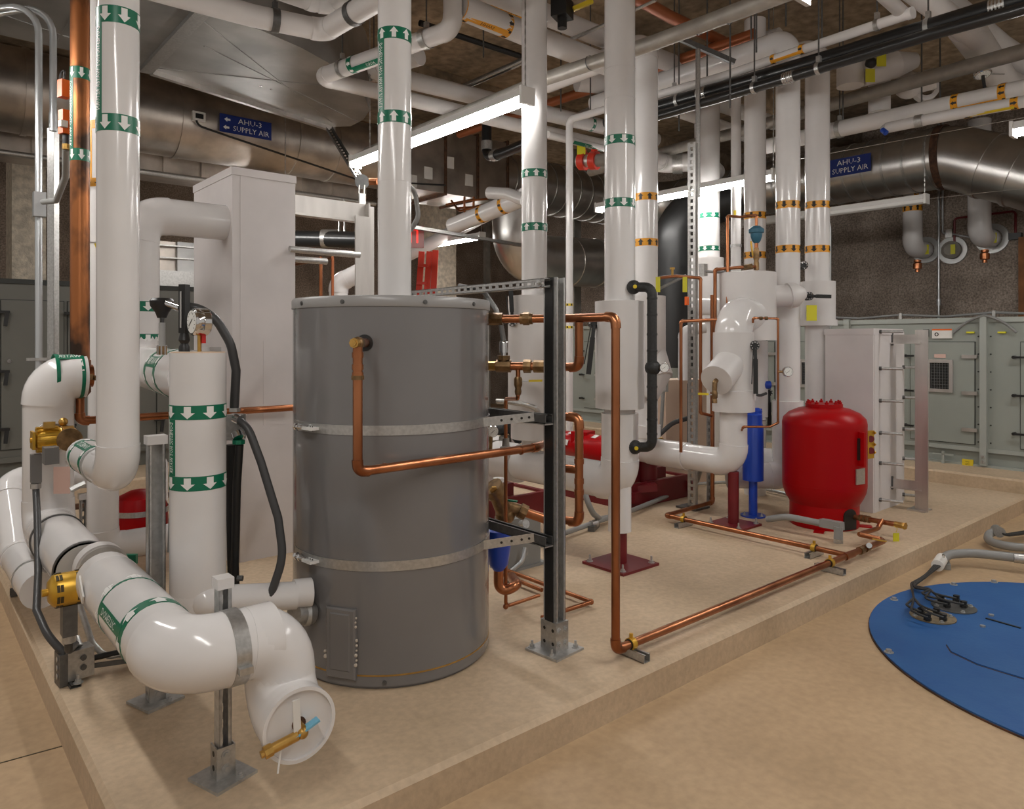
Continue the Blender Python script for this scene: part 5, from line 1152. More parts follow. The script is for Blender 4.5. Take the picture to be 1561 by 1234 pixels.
# ============================================================ air handling units
AX = 8.45; AZ0, AZ1 = .265, 1.76
t = thing('air_handler', 'long sage green air handling unit with windowed doors along the right wall', 'air handler', V((9.2, 4, AZ0)))
MB().bb((AX+.02, -.6, AZ0+.16), (9.95, 8.7, AZ1)).obj('casing', 'ahu', t)
MB().bb((AX+.05, -.6, AZ0), (9.9, 8.7, AZ0+.16)).obj('base_frame', 'ahu', t)
MB().bb((AX+.0, -.6, AZ0), (AX+.06, 8.7, AZ0+.02)).obj('base_flange', 'ahu_trim', t)
MB().bb((AX+.0, -.6, AZ1-.02), (AX+.05, 8.7, AZ1+.03)).obj('top_trim', 'ahu_trim', t)
MB().bb((AX+.01, -.6, AZ0+.15), (AX+.03, 8.7, AZ0+.19)).obj('bottom_trim', 'ahu_trim', t)
def yz(px, py): p = onX(px, py, AX); return p.y, p.z
def ypost(px):
    y, _ = yz(px, 600); MB().bb((AX-.035, y-.03, AZ0+.02), (AX+.03, y+.03, AZ1+.04)).obj('joint_post', 'ahu_trim', t)
    for k in range(8):
        for s in (-1, 1): MB().cyl((AX+.02, y+s*.055, AZ0+.25+k*.18), (AX+.012, y+s*.055, AZ0+.25+k*.18), .008, 6).obj('rivet', 'ahu_gap', t)
    for z in (.06, .11): bolt(t, (AX-.035, y, AZ0+z), (-1, 0, 0), .012, .008, .008, 'galv')
for px in (1500, 1292, 1190, 1045, 960): ypost(px)
def ahu_door(y0, y1, z0, z1, win=None, hinge='near', hand=True, M='ahu', ax=0):
    # y0<y1; seen from -X; near end is y0
    d = MB().bb((AX+.004, y0, z0), (AX+.03, y1, z1)).obj('door', M, t); g = .007
    for a, b in (((y0-g, z0-g), (y1+g, z0)), ((y0-g, z1), (y1+g, z1+g)), ((y0-g, z0), (y0, z1)), ((y1, z0), (y1+g, z1))):
        MB().bb((AX+.012, a[0], a[1]), (AX+.03, b[0], b[1])).obj('door_gap', 'ahu_gap', d)
    hy, ky = (y0, y1) if hinge == 'near' else (y1, y0); s = 1 if hinge == 'near' else -1
    for f in (.14, .5, .86):
        z = z0+(z1-z0)*f; MB().bb((AX-.02, hy-s*.03, z-.018), (AX+.006, hy+s*.11, z+.018)).obj('hinge', 'alu', d)
        if hand:
            MB().cyl((AX+.01, ky+s*.05, z), (AX-.05, ky+s*.05, z), .016, 10).bar((AX-.045, ky+s*.05, z), (AX-.05, ky-s*.05, z), .025, .02).obj('handle', 'black', d)
    if win:
        a0, a1, b0, b1 = win; fw = .035
        for p, q in (((a0, b0), (a1, b0+fw)), ((a0, b1-fw), (a1, b1)), ((a0, b0+fw), (a0+fw, b1-fw)), ((a1-fw, b0+fw), (a1, b1-fw))):
            MB().bb((AX-.02, p[0], p[1]), (AX+.006, q[0], q[1])).obj('window_frame', 'alu', d)
        MB().bb((AX-.004, a0+fw, b0+fw), (AX+.004, a1-fw, b1-fw)).obj('pane', 'glass_dark', d)
        n = 7
        for k in range(n):
            y = a0+fw+(a1-a0-2*fw)*(k+.5)/n; MB().bb((AX-.006, y-.0006, b0+fw), (AX-.004, y+.0006, b1-fw)).obj('wire', 'conduit_grey', d)
        for k in range(n+2):
            z = b0+fw+(b1-b0-2*fw)*(k+.5)/(n+2); MB().bb((AX-.006, a0+fw, z-.0006), (AX-.004, a1-fw, z+.0006)).obj('wire', 'conduit_grey', d)
    return d
y1, z1 = yz(1388, 522); y0, _ = yz(1485, 522); z0 = yz(1485, 678)[1]
wa, wz1 = yz(1413, 548); wb, wz0 = yz(1453, 599)
ahu_door(y0, y1, z0, z1, (wb, wa, wz0, wz1))
ya_, _ = yz(1556, 520); ahu_door(ya_-.55, ya_, z0, z1, None, 'near')
wa, wz1 = yz(1219, 548); wb, wz0 = yz(1251, 592); ya_, _ = yz(1200, 560); yb_, _ = yz(1285, 560)
ahu_door(yb_, ya_, z0, z1, (wb, wa, wz0, wz1))
for a, b in ((1010, 1042), (1066, 1120), (890, 915), (1125, 1180)):
    ahu_door(yz(b, 560)[0], yz(a, 560)[0], z0, z1, None, 'near')
# labels and conduits on it
def on_face(px, py, w, h, mat, name, par=None): y, z = yz(px, py); return MB().bb((AX-.004, y-w/2, z-h/2), (AX+.02, y+w/2, z+h/2)).obj(name, mat, par or t)
lb = on_face(1436, 509, .19, .10, 'paper', 'warning_label'); y, z = yz(1436, 504); MB().bb((AX-.006, y-.095, z), (AX+.0, y+.095, z+.016)).obj('label_stripe', 'orange_box', lb)
y, z = yz(1428, 510); MB().hoop((AX-.005, y, z), (1, 0, 0), .012, .02, .004, 16).obj('label_symbol', 'black_print', lb)
on_face(1433, 543, .11, .04, 'pink_tag', 'door_label'); on_face(1411, 508, .05, .08, 'black', 'switch')
for px in (1479, 1527): on_face(px, 507, .07, .018, 'yellow_tag', 'sticker')
lb = on_face(1475, 706, .10, .07, 'yellow', 'lift_label'); y, z = yz(1475, 706)
flat_text(lb, 'RIG', V((AX-.006, y, z+.013)), (0, -1, 0), (0, 0, 1), .016, 'black_print'); flat_text(lb, 'LIFT', V((AX-.006, y, z-.013)), (0, -1, 0), (0, 0, 1), .016, 'black_print')
y, z = yz(1440, 692); MB().bb((AX-.05, y-.10, z-.006), (AX-.02, y+.10, z+.006)).bb((AX-.05, y-.012, AZ0), (AX-.02, y+.012, z+.03)).obj('tie_bracket', 'ahu_trim', t)
for a, b in ((1455, 1502), (1502, 1551)):
    ys = [yz(x, 507)[0] for x in (a, (a+b)/2, b)]; lo = yz(1455, 508)[1]
    P_ = [V((AX-.03, ys[0], lo if a == 1455 else AZ1+.05)), V((AX-.03, ys[1], AZ1+.01)), V((AX-.03, ys[2], AZ1+.05 if a == 1455 else lo))]
    k = thing('wavy_conduit', 'grey flexible conduit sagging %s the green unit joint post' % ('towards' if a == 1455 else 'away from'), 'conduit', P_[0]); MB().tube(P_, .013, 10, .5).obj('hose', 'hose_grey', k)
k = thing('wavy_conduit', 'dark flexible conduit waving along the top of the green air handler', 'conduit', V((AX+.1, 4, AZ1+.03)))
P_ = [V((AX+.1, y, AZ1+.05+.03*(i % 2))) for i, y in enumerate([2.0+.45*j for j in range(12)])]; MB().tube(P_, .013, 8, .5).obj('hose', 'hose_grey', k)
for j in (1, 3, 5, 7, 9): MB().box(P_[j]-V((0, 0, .03)), (.03, .03, .1)).obj('clip', 'galv', k)
# left unit
AY = 8.18; BZ1 = 2.10
t = thing('air_handler', 'dark olive air handling unit with black handled doors along the back', 'air handler', V((0, 8.9, AZ0)))
MB().bb((-4.5, AY+.02, AZ0+.16), (3.0, 9.7, BZ1)).obj('casing', 'ahu_dark', t)
MB().bb((-4.5, AY+.05, AZ0), (3.0, 9.6, AZ0+.16)).obj('base_frame', 'ahu_dark', t)
MB().bb((-4.5, AY, BZ1-.015), (3.02, AY+.05, BZ1+.03)).obj('top_trim', 'ahu_gap', t); MB().bb((-4.5, AY, AZ0+.15), (3.0, AY+.03, AZ0+.2)).obj('bottom_trim', 'ahu_dark', t)
def xz(px, py): p = onY(px, py, AY); return p.x, p.z
for pa, pb in ((2, 97), (-110, -4), (240, 300), (104, 190)):
    xa, za_ = xz(pa, 459); xb, _ = xz(pb, 459); zb2 = xz(60, 682)[1]
    if pa == 240: za_, zb2 = xz(60, 459)[1], xz(60, 682)[1]
    za_ = xz(60, 459)[1]
    d = MB().bb((xa, AY+.004, zb2), (xb, AY+.03, za_)).obj('door', 'ahu_dark', t); g = .007
    for a, b in (((xa-g, zb2-g), (xb+g, zb2)), ((xa-g, za_), (xb+g, za_+g)), ((xa-g, zb2), (xa, za_)), ((xb, zb2), (xb+g, za_))):
        MB().bb((a[0], AY+.012, a[1]), (b[0], AY+.03, b[1])).obj('door_gap', 'ahu_gap', d)
    for py in (486, 576, 664):
        z = xz(10, py)[1]; x = xa+.04; MB().cyl((x-.06, AY+.01, z+.06), (x-.06, AY-.05, z+.06), .014, 8).bar((x-.08, AY-.05, z+.06), (x+.02, AY-.05, z+.06), .03, .025).bar((x, AY-.05, z+.06), (x-.015, AY-.06, z-.07), .03, .022, (0, 1, 0)).obj('handle', 'black', d)
    MB().cyl((xa+.06, AY+.01, xz(10, 551)[1]), (xa+.06, AY-.01, xz(10, 551)[1]), .018, 12).obj('lock', 'chrome', d)
x, z = xz(31, 725); lb = MB().bb((x-.05, AY-.004, z-.035), (x+.05, AY+.06, z+.035)).obj('lift_label', 'yellow', t)
# ============================================================ round supply duct with boxed section
DZ = 4.0; DR = .41; DY = 8.57; DX = 10.7
t = thing('supply_duct', 'large round sheet metal supply duct running along the back wall', 'duct', V((1, DY, DZ-DR)))
MB().cyl((-4, DY, DZ), (5.2, DY, DZ), DR, 48).obj('duct_run', 'duct_warm', t)
for px in (36, 266, 440, 500):
    x = onY(px, 200, DY).x; MB().hoop((x, DY, DZ), (1, 0, 0), DR, DR+.012, .05, 48).obj('seam', 'duct_warm', t)
def sign(label, c, ux, n, w, h):
    ux = v3(ux).normalized(); n = v3(n).normalized(); uz = V((0, 0, 1)); c = v3(c)
    k = thing('duct_sign', label, 'sign', c-uz*h/2); m = MB(); q = [(-w/2, -h/2), (w/2, -h/2), (w/2, h/2), (-w/2, h/2)]
    m.add([c+ux*x+uz*y+n*o for o in (0, .006) for x, y in q], [(3, 2, 1, 0), (4, 5, 6, 7)]+[(i, (i+1) % 4, 4+(i+1) % 4, 4+i) for i in range(4)]); m.obj('plate', 'blue_sign', k, smooth=False)
    f = c+n*.0075
    flat_text(k, 'AHU-3', f+uz*h*.22+ux*w*.08, ux, uz, h*.30, width=w*.46); flat_text(k, 'SUPPLY AIR', f-uz*h*.22+ux*w*.10, ux, uz, h*.30, width=w*.70)
    for s in (1, -1):
        o = f+uz*h*.22*s-ux*w*(.36 if s > 0 else .38); a = h*.13
        MB().add([o-ux*a*1.3, o+uz*a, o+uz*a*.45, o+uz*a*.45+ux*a*1.3, o-uz*a*.45+ux*a*1.3, o-uz*a*.45, o-uz*a], [(0, 6, 5, 2, 1), (2, 5, 4, 3)]).obj('arrow', 'white_print', k, smooth=False)
    return k
p = onY(375, 194, DY-DR-.03); sign('blue AHU-3 SUPPLY AIR sign on the back wall duct', p, (1, 0, 0), (0, -1, 0), .58, .20)
k = thing('duct_sensor', 'small white sensor with black probe on the back wall duct', 'sensor', onY(303, 178, DY-DR-.02))
p = onY(303, 178, DY-DR-.03); MB().box(p, (.13, .04, .10)).obj('case', 'paper', k); MB().box(p-V((0, .025, 0)), (.08, .01, .05)).obj('display', 'black', k)
MB().tube([p+V((-.03, -.02, -.05)), p+V((-.02, -.02, -.10)), p+V((.3, -.03, -.16)), p+V((1.9, -.05, -.42)), p+V((3.2, -.05, -.3))], .012, 8, .1).obj('cable', 'black', k)
bx0, bx1 = 5.2, 6.86
k = thing('duct_box', 'boxed grey duct section with white paper labels in the back wall duct', 'duct', V(((bx0+bx1)/2, DY, DZ-.44)))
nb = 3; w = (bx1-bx0)/nb
for i in range(nb):
    MB().bb((bx0+i*w, DY-.44, DZ-.44), (bx0+(i+1)*w-.02, DY+.44, DZ+.44)).obj('panel', 'duct_warm', k)
    MB().bb((bx0+(i+1)*w-.025, DY-.47, DZ-.47), (bx0+(i+1)*w+.005, DY+.47, DZ+.47)).obj('flange', 'rust', k)
for px, py in ((653, 264), (686, 248), (715, 275), (629, 276)):
    p = onY(px, py, DY-.445); MB().box(p, (.13, .008, .16)).obj('paper_label', 'paper', k)
t = thing('supply_duct', 'bright spiral supply duct turning the corner above the green air handler', 'duct', V((DX, 5, DZ-DR)))
p1 = onX(1468, 240, DX); yend = p1.y
pts = [V((bx1, DY, DZ)), V((DX, DY, DZ)), V((DX, yend+.15, DZ)), V((DX+.0, yend-.75, DZ-.42)), V((DX, yend-2.0, DZ-1.1))]
full, segs = fillet(pts, .8, 9); MB().sweep(full, DR, 48).obj('duct_run', 'duct', t)
y = DY-.8
while y > yend+.25:
    MB().hoop((DX, y, DZ), (0.10, 1, 0), DR-.004, DR+.013, .03, 44).obj('spiral_seam', 'galv', t); y -= .27
x = bx1+.2
while x < DX-.9: MB().hoop((x, DY, DZ), (1, .1, 0), DR-.004, DR+.013, .03, 44).obj('spiral_seam', 'galv', t); x += .27
for f in (.12, .35): MB().hoop(V((DX, yend+.15, DZ)).lerp(pts[3], .3+f*1.6), pts[3]-pts[2], DR, DR+.018, .05, 44).obj('elbow_seam', 'duct', t)
MB().hoop((DX, onX(1440, 240, DX).y, DZ), (0, 1, 0), DR, DR+.02, .09, 44).obj('joint_band', 'rust', t)
p = onX(1288, 254, DX-DR-.02); sign('blue AHU-3 SUPPLY AIR sign on the spiral duct', p, (0, -1, 0), (-1, 0, 0), .72, .25)
# fat silver elbow below
t = thing('exhaust_duct', 'fat bright silver duct elbow hanging below the spiral duct', 'duct', D(840, 430, 11.2))
a = D(935, 398, 11.4); b = D(800, 396, 11.4); dx = V((1, 0, 0))
a = onY(985, 405, 8.4); b = onY(790, 396, 8.4); c = b.copy(); e = V((b.x, 8.4, 3.75))
MB().sweep(fillet([a, b, e], .42, 10)[0], .40, 40).obj('duct_run', 'duct', t)
for f in (.35, .55, .8): q = b.lerp(a, f); MB().hoop(q, a-b, .40, .412, .02, 40).obj('seam', 'duct', t)
MB().cyl(q+V((0, 0, .38)), V((q.x, q.y, DZ-DR-.0)), .012, 8).obj('hanger_rod', 'galv', t)
# flat plenum transition at top left
t = thing('plenum_duct', 'wide flat sheet metal plenum with rounded end under the ceiling', 'duct', V((1.7, 6.2, 3.9)))
Z0, Z1 = 3.9, 4.55
pl1 = [(-3.5, 5.08), (1.66, 5.08), (1.66, 6.8), (-3.5, 6.8)]
pl2 = [(1.70, 5.36), (2.14, 5.42), (2.5, 5.53), (2.81, 5.68), (3.2, 5.97), (3.5, 6.28), (3.72, 6.6), (3.82, 6.9), (3.83, 7.2), (3.7, 7.36), (1.70, 6.8)]
MB().prism(pl1, (0, 0, Z0), (1, 0, 0), (0, 1, 0), Z1-Z0).obj('trunk', 'duct_flat', t, ang=25)
MB().prism(pl2, (0, 0, Z0), (1, 0, 0), (0, 1, 0), Z1-Z0).obj('transition', 'duct_flat', t, ang=25)
MB().bb((1.63, 5.04, Z0-.035), (1.73, 6.85, Z1)).obj('flange', 'galv', t)
for a, b in (((1.7, 5.5), (3.6, 7.2)), ((1.75, 6.75), (3.3, 6.1)), ((1.9, 6.0), (3.8, 7.0)), ((-3.4, 5.0), (1.6, 6.7)), ((1.0, 4.9), (1.0, 6.8)), ((-.4, 4.9), (-.4, 6.8))): MB().bar((a[0], a[1], Z0-.002), (b[0], b[1], Z0-.002), .012, .006).obj('crease', 'duct_flat', t)
MB().bar((1.72, 6.82, Z0-.02), (3.72, 7.38, Z0-.02), .05, .05).obj('edge_angle', 'alu', t)
for x, y in ((2.6, 6.6), (2.7, 6.62)): MB().cyl((x, y, Z0), (x, y, Z0-.006), .01, 8).obj('screw', 'chrome', t)
# brace with sensor hanging off the plenum
t = thing('strut_brace', 'slanting dark strut brace with joint hanging from the plenum edge', 'brace', D(500, 195, 7.2))
a = D(502, 196, 7.15); b = D(548, 272, 6.6); m = MB(); strut(m, a, b, -FW+RT*.4, .06, .041, True); m.obj('channel', 'galv_dark', t)
MB().cyl(D(552, 277, 6.5), D(552, 277, 6.65), .065, 14).obj('hinge', 'galv_dark', t); MB().cyl(D(560, 277, 6.55), D(576, 277, 6.5), .03, 8).obj('knob', 'copper', t)
for px in (548, 556): MB().bar(D(px, 282, 6.5), D(px-1, 300, 6.5), .008, .008).obj('chain', 'paper', t)
MB().box(D(552, 304, 6.5), (.06, .02, .10)).obj('tag', 'paper', t)
# rectangular ducts below the back wall duct
t = thing('lower_duct', 'ribbed grey rectangular duct below the back wall round duct', 'duct', V((3, 9.3, 3.0)))
z0_, z1_ = zat(300, onY(510, 300, 8.9)), zat(262, onY(510, 262, 8.9)); xr = onY(560, 280, 8.9).x
MB().bb((-3, 8.92, z0_), (xr, 9.5, z1_)).obj('body', 'duct_warm', t)
for k in range(14): MB().bb((xr-.1-k*.42, 8.89, z0_-.02), (xr-.06-k*.42, 8.93, z1_+.02)).obj('rib', 'duct_warm', t)
MB().cyl((-3, 8.86, z0_-.03), (xr+.1, 8.86, z0_-.03), .03, 10).obj('edge_pipe', 'galv', t)
a = onY(243, 432, 8.35); b = onY(299, 372, 8.35); t = thing('duct_box', 'bright galvanised duct collar on top of the olive air handler', 'duct', V((a.x, 8.4, BZ1+.03)))
MB().bb((a.x-.1, 8.35, BZ1+.2), ((a.x+b.x)/2-.02, 9.2, b.z)).obj('collar', 'duct_warm', t); MB().bb(((a.x+b.x)/2-.02, 8.30, BZ1+.16), (b.x+.2, 9.2, b.z)).obj('collar', 'duct_flat', t)
MB().bb((a.x-.15, 8.25, BZ1+.03), (b.x+.25, 9.3, BZ1+.2)).obj('curb', 'galv', t)
for z in (.33, .46): MB().bb((a.x-.1, 8.27, BZ1+z), (b.x+.22, 8.30, BZ1+z+.015)).obj('rib', 'galv', t)
# ============================================================ overhead pipes
HG = 'pipe hangers on threaded rod'
def hanger(label, c, ax, r, top=CEIL, mat='galv', w=.03):
    c = v3(c); t = thing('pipe_hanger', label, 'hanger', c, HG)
    MB().hoop(c, ax, r+.001, r+.006, w, 24).obj('clamp', mat, t); MB().cyl(c+V((0, 0, r)), V((c.x, c.y, top)), .006, 6).obj('rod', 'galv_dark', t)
    MB().box(c+V((0, 0, r+.025)), (.03, .03, .05)).obj('clevis', mat, t); return t
def over(name, label, px, z, r, mat='pvc_matte', bend=1.3, pre=None, post=None, cat='pipe', **k):
    P = [G(x, y, z) for x, y in px]
    if pre is not None: P = [P[0]+V(pre)]+P
    if post is not None: P = P+[P[-1]+V(post)]
    t = thing(name, label, cat, P[0]); pipe(t, P, r, mat, bend, **k); return t, P
t, P = over('overhead_pipe', 'white overhead pipe with grey clamps below the plenum', [(150, -40), (385, 24), (495, 47), (640, -40)], 3.74, .074)
d = (P[1]-P[2]).normalized(); e = (P[3]-P[2]).normalized()
for q, a, w_ in ((P[1]+d*.0-(P[1]-P[2])*.3, d, 'straight run'), (G(540, 20, 3.74), e, 'slanting end')): hanger('grey clamp on the %s of the elbowed white pipe below the plenum' % w_, q, a, .076, 3.9 if q.y > 4.9 and q.x < 3 else CEIL, 'galv_dark', .05)
over('overhead_pipe', 'upper white overhead pipe crossing above the clamped one', [(330, -50), (475, 0), (505, 6), (600, -60)], 3.98, .075)
t, P = over('overhead_pipe', 'white overhead pipe with green bands turning beside the tank riser', [(690, 45), (486, 118), (800, 194), (1010, 243)], 3.74, .066, pre=(0, 0, 1.2))
d = (P[2]-P[1]).normalized()
for x, y in ((540, 98), (600, 76)): band(t, G(x, y, 3.74), d, .066, .05, 'green', 'white_print', 7, 1)
strip(t, G(600, 76, 3.74), G(540, 98, 3.74), .066, V((-.3, -.5, -.8)), .7, 'green', 'HWS')
hanger('clevis hanger on the green-banded overhead pipe', G(522, 104, 3.74), d, .067, CEIL)
hanger('wide clamp on the elbow of the green-banded overhead pipe', G(650, 59, 3.74), d, .070, CEIL, 'galv', .05)
t, P = over('overhead_pipe', 'thicker white overhead pipe running right above the green-banded one', [(640, 85), (561, 107), (700, 141), (925, 195), (1000, 214)], 4.0, .082)
d = (P[3]-P[2]).normalized()
band(t, G(900, 189, 4.0), d, .082, .04, 'green', 'white_print', 8, 1); hanger('clamp where the thicker white overhead pipe bends', G(570, 109, 4.0), d, .084, CEIL, 'galv', .04)
t, P = over('overhead_pipe', 'thin white overhead pipe with green label strip behind the lamp', [(835, 205), (1000, 246)], 3.66, .035)
d = (P[1]-P[0]).normalized(); strip(t, G(872, 214, 3.66), G(918, 226, 3.66), .036, V((-.3, -.6, -.7)), 1.2, 'green', 'DHWR')
t, P = over('overhead_pipe', 'large white overhead pipe with orange bands lettered HHWS', [(703, 11), (800, 51), (960, 112)], 3.92, .088)
d = (P[-1]-P[0]).normalized()
for x, y in ((706, 13), (768, 38)): band(t, G(x, y, 3.92), d, .088, .055, 'orange', 'black_print', 9, -1)
strip(t, G(706, 13, 3.92), G(768, 38, 3.92), .089, V((-.35, -.45, -.8)), .5, 'orange', 'HHWS', 'black_print', tw=.2)
t, P = over('overhead_pipe', 'upper white overhead pipe with orange bands lettered HHWR', [(680, -42), (740, -15), (900, 50), (1060, 110)], 4.22, .085)
d = (P[-1]-P[0]).normalized()
band(t, G(748, -4, 4.22), d, .085, .055, 'orange', 'black_print', 9, -1); strip(t, G(746, -5, 4.22), G(805, 19, 4.22), .086, V((-.35, -.45, -.8)), .5, 'orange', 'HHWR', 'black_print', tw=.22)
t, P = over('overhead_pipe', 'galvanised overhead main crossing before the thick riser', [(560, 232), (835, 119), (1000, 64), (1180, -4), (1300, -50)], 3.6, .052, 'galv_pipe')
d = (P[-1]-P[0]).normalized()
for x, y in ((900, 96), (1064, 41), (1110, 24)): MB().hoop(G(x, y, 3.6), d, .052, .0535, .01).obj('joint', 'galv_dark', t)
q = D(868, 520, 7.4)
# thin white drain that continues overhead
for o_ in [x for x in bpy.data.objects if x.get('label', '').startswith('thin white drain pipe')]:
    pipe(o_, [V((q.x, q.y, PADZ)), V((q.x, q.y, 3.80)), G(1100, 117, 3.80), G(1384, 22, 3.80)], .036, 'pvc', 1.6)
    for py in (465, 499): band(o_, (q.x, q.y, zat(py, q)), (0, 0, 1), .036, .026, 'yellow', 'black_print', 5, -1)
    d = (G(1384, 22, 3.8)-G(1100, 117, 3.8)).normalized()
    for x, y in ((1180, 90), (1223, 75)): band(o_, G(x, y, 3.8), d, .036, .035, 'orange', 'black_print', 5, 1)
    strip(o_, G(1180, 90, 3.8), G(1223, 75, 3.8), .0365, V((-.6, .2, -.7)), .7, 'orange')
    MB().cyl(G(1384, 22, 3.8), G(1392, 19, 3.8), .042, 14).obj('end_ring', 'pvc', o_)
    hanger('rod hanger with bead on the thin white drain pipe', G(1028, 141, 3.80), d, .037, CEIL); hanger('rod hanger on the thin white drain by its end', G(1337, 38, 3.80), d, .037, CEIL)
over('overhead_pipe', 'white overhead branch meeting the end of the thin drain', [(1300, -50), (1378, 22)], 3.84, .045)
for lab, px, z, r in (('upper black cast iron overhead drain with steel clamps', [(925, 188), (1000, 164), (1285, 82), (1561, -2), (1650, -30)], 3.70, .060), ('lower black cast iron overhead drain with steel clamps', [(925, 204), (1000, 178), (1200, 119), (1420, 52), (1561, 13), (1650, -12)], 3.58, .040)):
    t, P = over('drain_pipe', lab, px, z, r, 'pipe_black'); d = (P[-1]-P[0]).normalized()
    for x in ((1035, 1415), (1150, 1248))[r < .05]:
        f = lambda X: next(((X-a[0])/(b[0]-a[0])*(b[1]-a[1])+a[1]) for a, b in zip(px, px[1:]) if a[0] <= X <= b[0])
        hanger('band hanger on the %s black drain %s' % (lab.split()[0], {1035: 'behind the white risers', 1415: 'by the thin drain end', 1150: 'before the slim riser', 1248: 'before the last orange-banded riser'}[x]), G(x, f(x), z), d, r+.001, CEIL, 'galv', .03)
    for x in ((1072, 1522), (1203,))[r < .05]:
        f = lambda X: next(((X-a[0])/(b[0]-a[0])*(b[1]-a[1])+a[1]) for a, b in zip(px, px[1:]) if a[0] <= X <= b[0])
        c = G(x, f(x), z); cl = MB().hoop(c, d, r, r+.004, .09, 28).obj('coupling', 'galv', t)
        for s in (-.03, -.01, .01, .03): MB().hoop(c+d*s, d, r+.003, r+.007, .008, 28).obj('coupling_band', 'chrome', cl)
    if r > .05:
        m_ = 'paper'; strip(t, G(1062, 146, z), G(1000, 164, z), r, V((-.75, -.1, -.5)), .01, 'pipe_black')
t, P = over('overhead_pipe', 'galvanised overhead main behind the orange-banded risers', [(900, 262), (1130, 200), (1265, 160), (1561, 78), (1680, 45)], 3.9, .064, 'galv_pipe')
t, P = over('overhead_pipe', 'white overhead pipe with orange bands passing above the spiral duct sign', [(1150, 228), (1270, 199), (1400, 170), (1561, 136), (1680, 110)], 3.6, .078)
d = (P[-1]-P[0]).normalized()
for x, y in ((1458, 157.5), (1530, 142)): band(t, G(x, y, 3.6), d, .078, .055, 'orange', 'black_print', 9, -1)
strip(t, G(1530, 142, 3.6), G(1458, 157.5, 3.6), .079, V((-.6, .1, -.8)), .4, 'orange', 'LP CONDENSATE', 'black_print', flip=-1, tw=.3)
hanger('clevis hanger on the white overhead pipe above the spiral duct', G(1280, 197, 3.6), d, .08, CEIL, 'galv', .045)
t, P = over('overhead_pipe', 'slimmer white overhead pipe with orange bands beside the thicker one', [(1352, 195), (1420, 181), (1561, 155), (1680, 130)], 3.46, .048)
d = (P[-1]-P[0]).normalized()
for x, y in ((1476, 171), (1547, 157.5)): band(t, G(x, y, 3.46), d, .048, .055, 'orange', 'black_print', 6, 1)
strip(t, G(1547, 157.5, 3.46), G(1476, 171, 3.46), .049, V((-.6, .1, -.8)), .5, 'yellow')
MB().sweep([G(1352, 195, 3.46), G(1344, 197, 3.46)], [.048, .022], 16).obj('taper', 'pvc_matte', t); MB().cyl(G(1345, 198, 3.44), G(1351, 203, 3.40), .024, 10).obj('blue_cap', 'blue', t); MB().hoop(G(1401, 184.5, 3.46), d, .048, .054, .06).obj('clamp', 'galv', t)
over('overhead_pipe', 'orange brown sprinkler main under the ceiling beam', [(700, 205), (835, 158), (920, 130), (1060, 83), (1150, 52)], 4.25, .05, 'copper_orange')
over('overhead_pipe', 'rusty sprinkler branch crossing above the galvanised main', [(930, -25), (1020, 25), (1115, 70), (1180, 98)], 4.35, .052, 'copper_orange')
over('overhead_pipe', 'big white overhead pipe disappearing behind the black drains', [(1380, -40), (1520, 72), (1640, 150)], 4.45, .13)
over('overhead_pipe', 'big white overhead pipe curving at the upper right corner', [(1470, 40), (1530, 125), (1620, 170)], 4.15, .13)
over('overhead_pipe', 'white overhead pipe above the black drain with green band', [(1350, -50), (1440, 22), (1490, 60)], 4.1, .09)
t, P = over('overhead_pipe', 'distant white pipe with elbows behind the perforated strut', [(980, 232), (1010, 250), (1075, 246), (1092, 262)], 3.75, .11)
MB().hoop(G(1033, 249, 3.75), (P[2]-P[1]), .115, .13, .12).obj('steel_band', 'galv', t)
over('overhead_pipe', 'white pipe with yellow band slanting below the black drains', [(1010, 160), (1060, 178), (1150, 212)], 4.1, .075)
over('overhead_pipe', 'second white pipe with yellow band slanting below the black drains', [(1060, 148), (1100, 160), (1180, 188)], 4.3, .085)
over('overhead_pipe', 'white horizontal main feeding the orange-banded risers', [(1060, 96), (1110, 84), (1190, 62)], 4.35, .12)
over('overhead_pipe', 'white rear main behind the thick riser', [(880, 120), (990, 130), (1120, 90)], 4.3, .13)
# black drain elbow far back
t = thing('drain_pipe', 'black drain elbow with steel clamps behind the lit lamp', 'pipe', D(770, 240, 8.6))
MB().tube([D(742, 175, 8.6), D(742, 240, 8.6), D(770, 232, 8.2), D(820, 212, 7.6)], .058, 18, .12).obj('pipe', 'pipe_black', t)
for p, a in ((D(742, 222, 8.6), V((0, 0, 1))), (D(755, 237, 8.4), D(770, 232, 8.2)-D(742, 240, 8.6))): MB().hoop(p, a, .058, .066, .10).obj('clamp', 'galv', t)
t = thing('fire_valve', 'red fire valve with yellow tag on grey pipe left of the thick riser', 'valve', D(895, 245, 8.0))
fa = D(884, 246, 8.0); fb = D(950, 243, 7.7); fx = fb-fa
for f in (.08, .34): MB().hoop(fa.lerp(fb, f), fx, .06, .098, .075, 20).box(fa.lerp(fb, f)+V((0, 0, .1)), (.05, .05, .05)).obj('coupling', 'red_fire', t)
MB().sweep([fa-fx*.05, fa+fx*.4], .068, 18).obj('body', 'galv', t)
MB().cyl(fa+fx*.35, D(985, 240, 7.6), .07, 18).obj('pipe', 'cast', t); MB().box(D(886, 227, 7.9), (.09, .01, .12), -.7).obj('tag', 'yellow_tag', t)
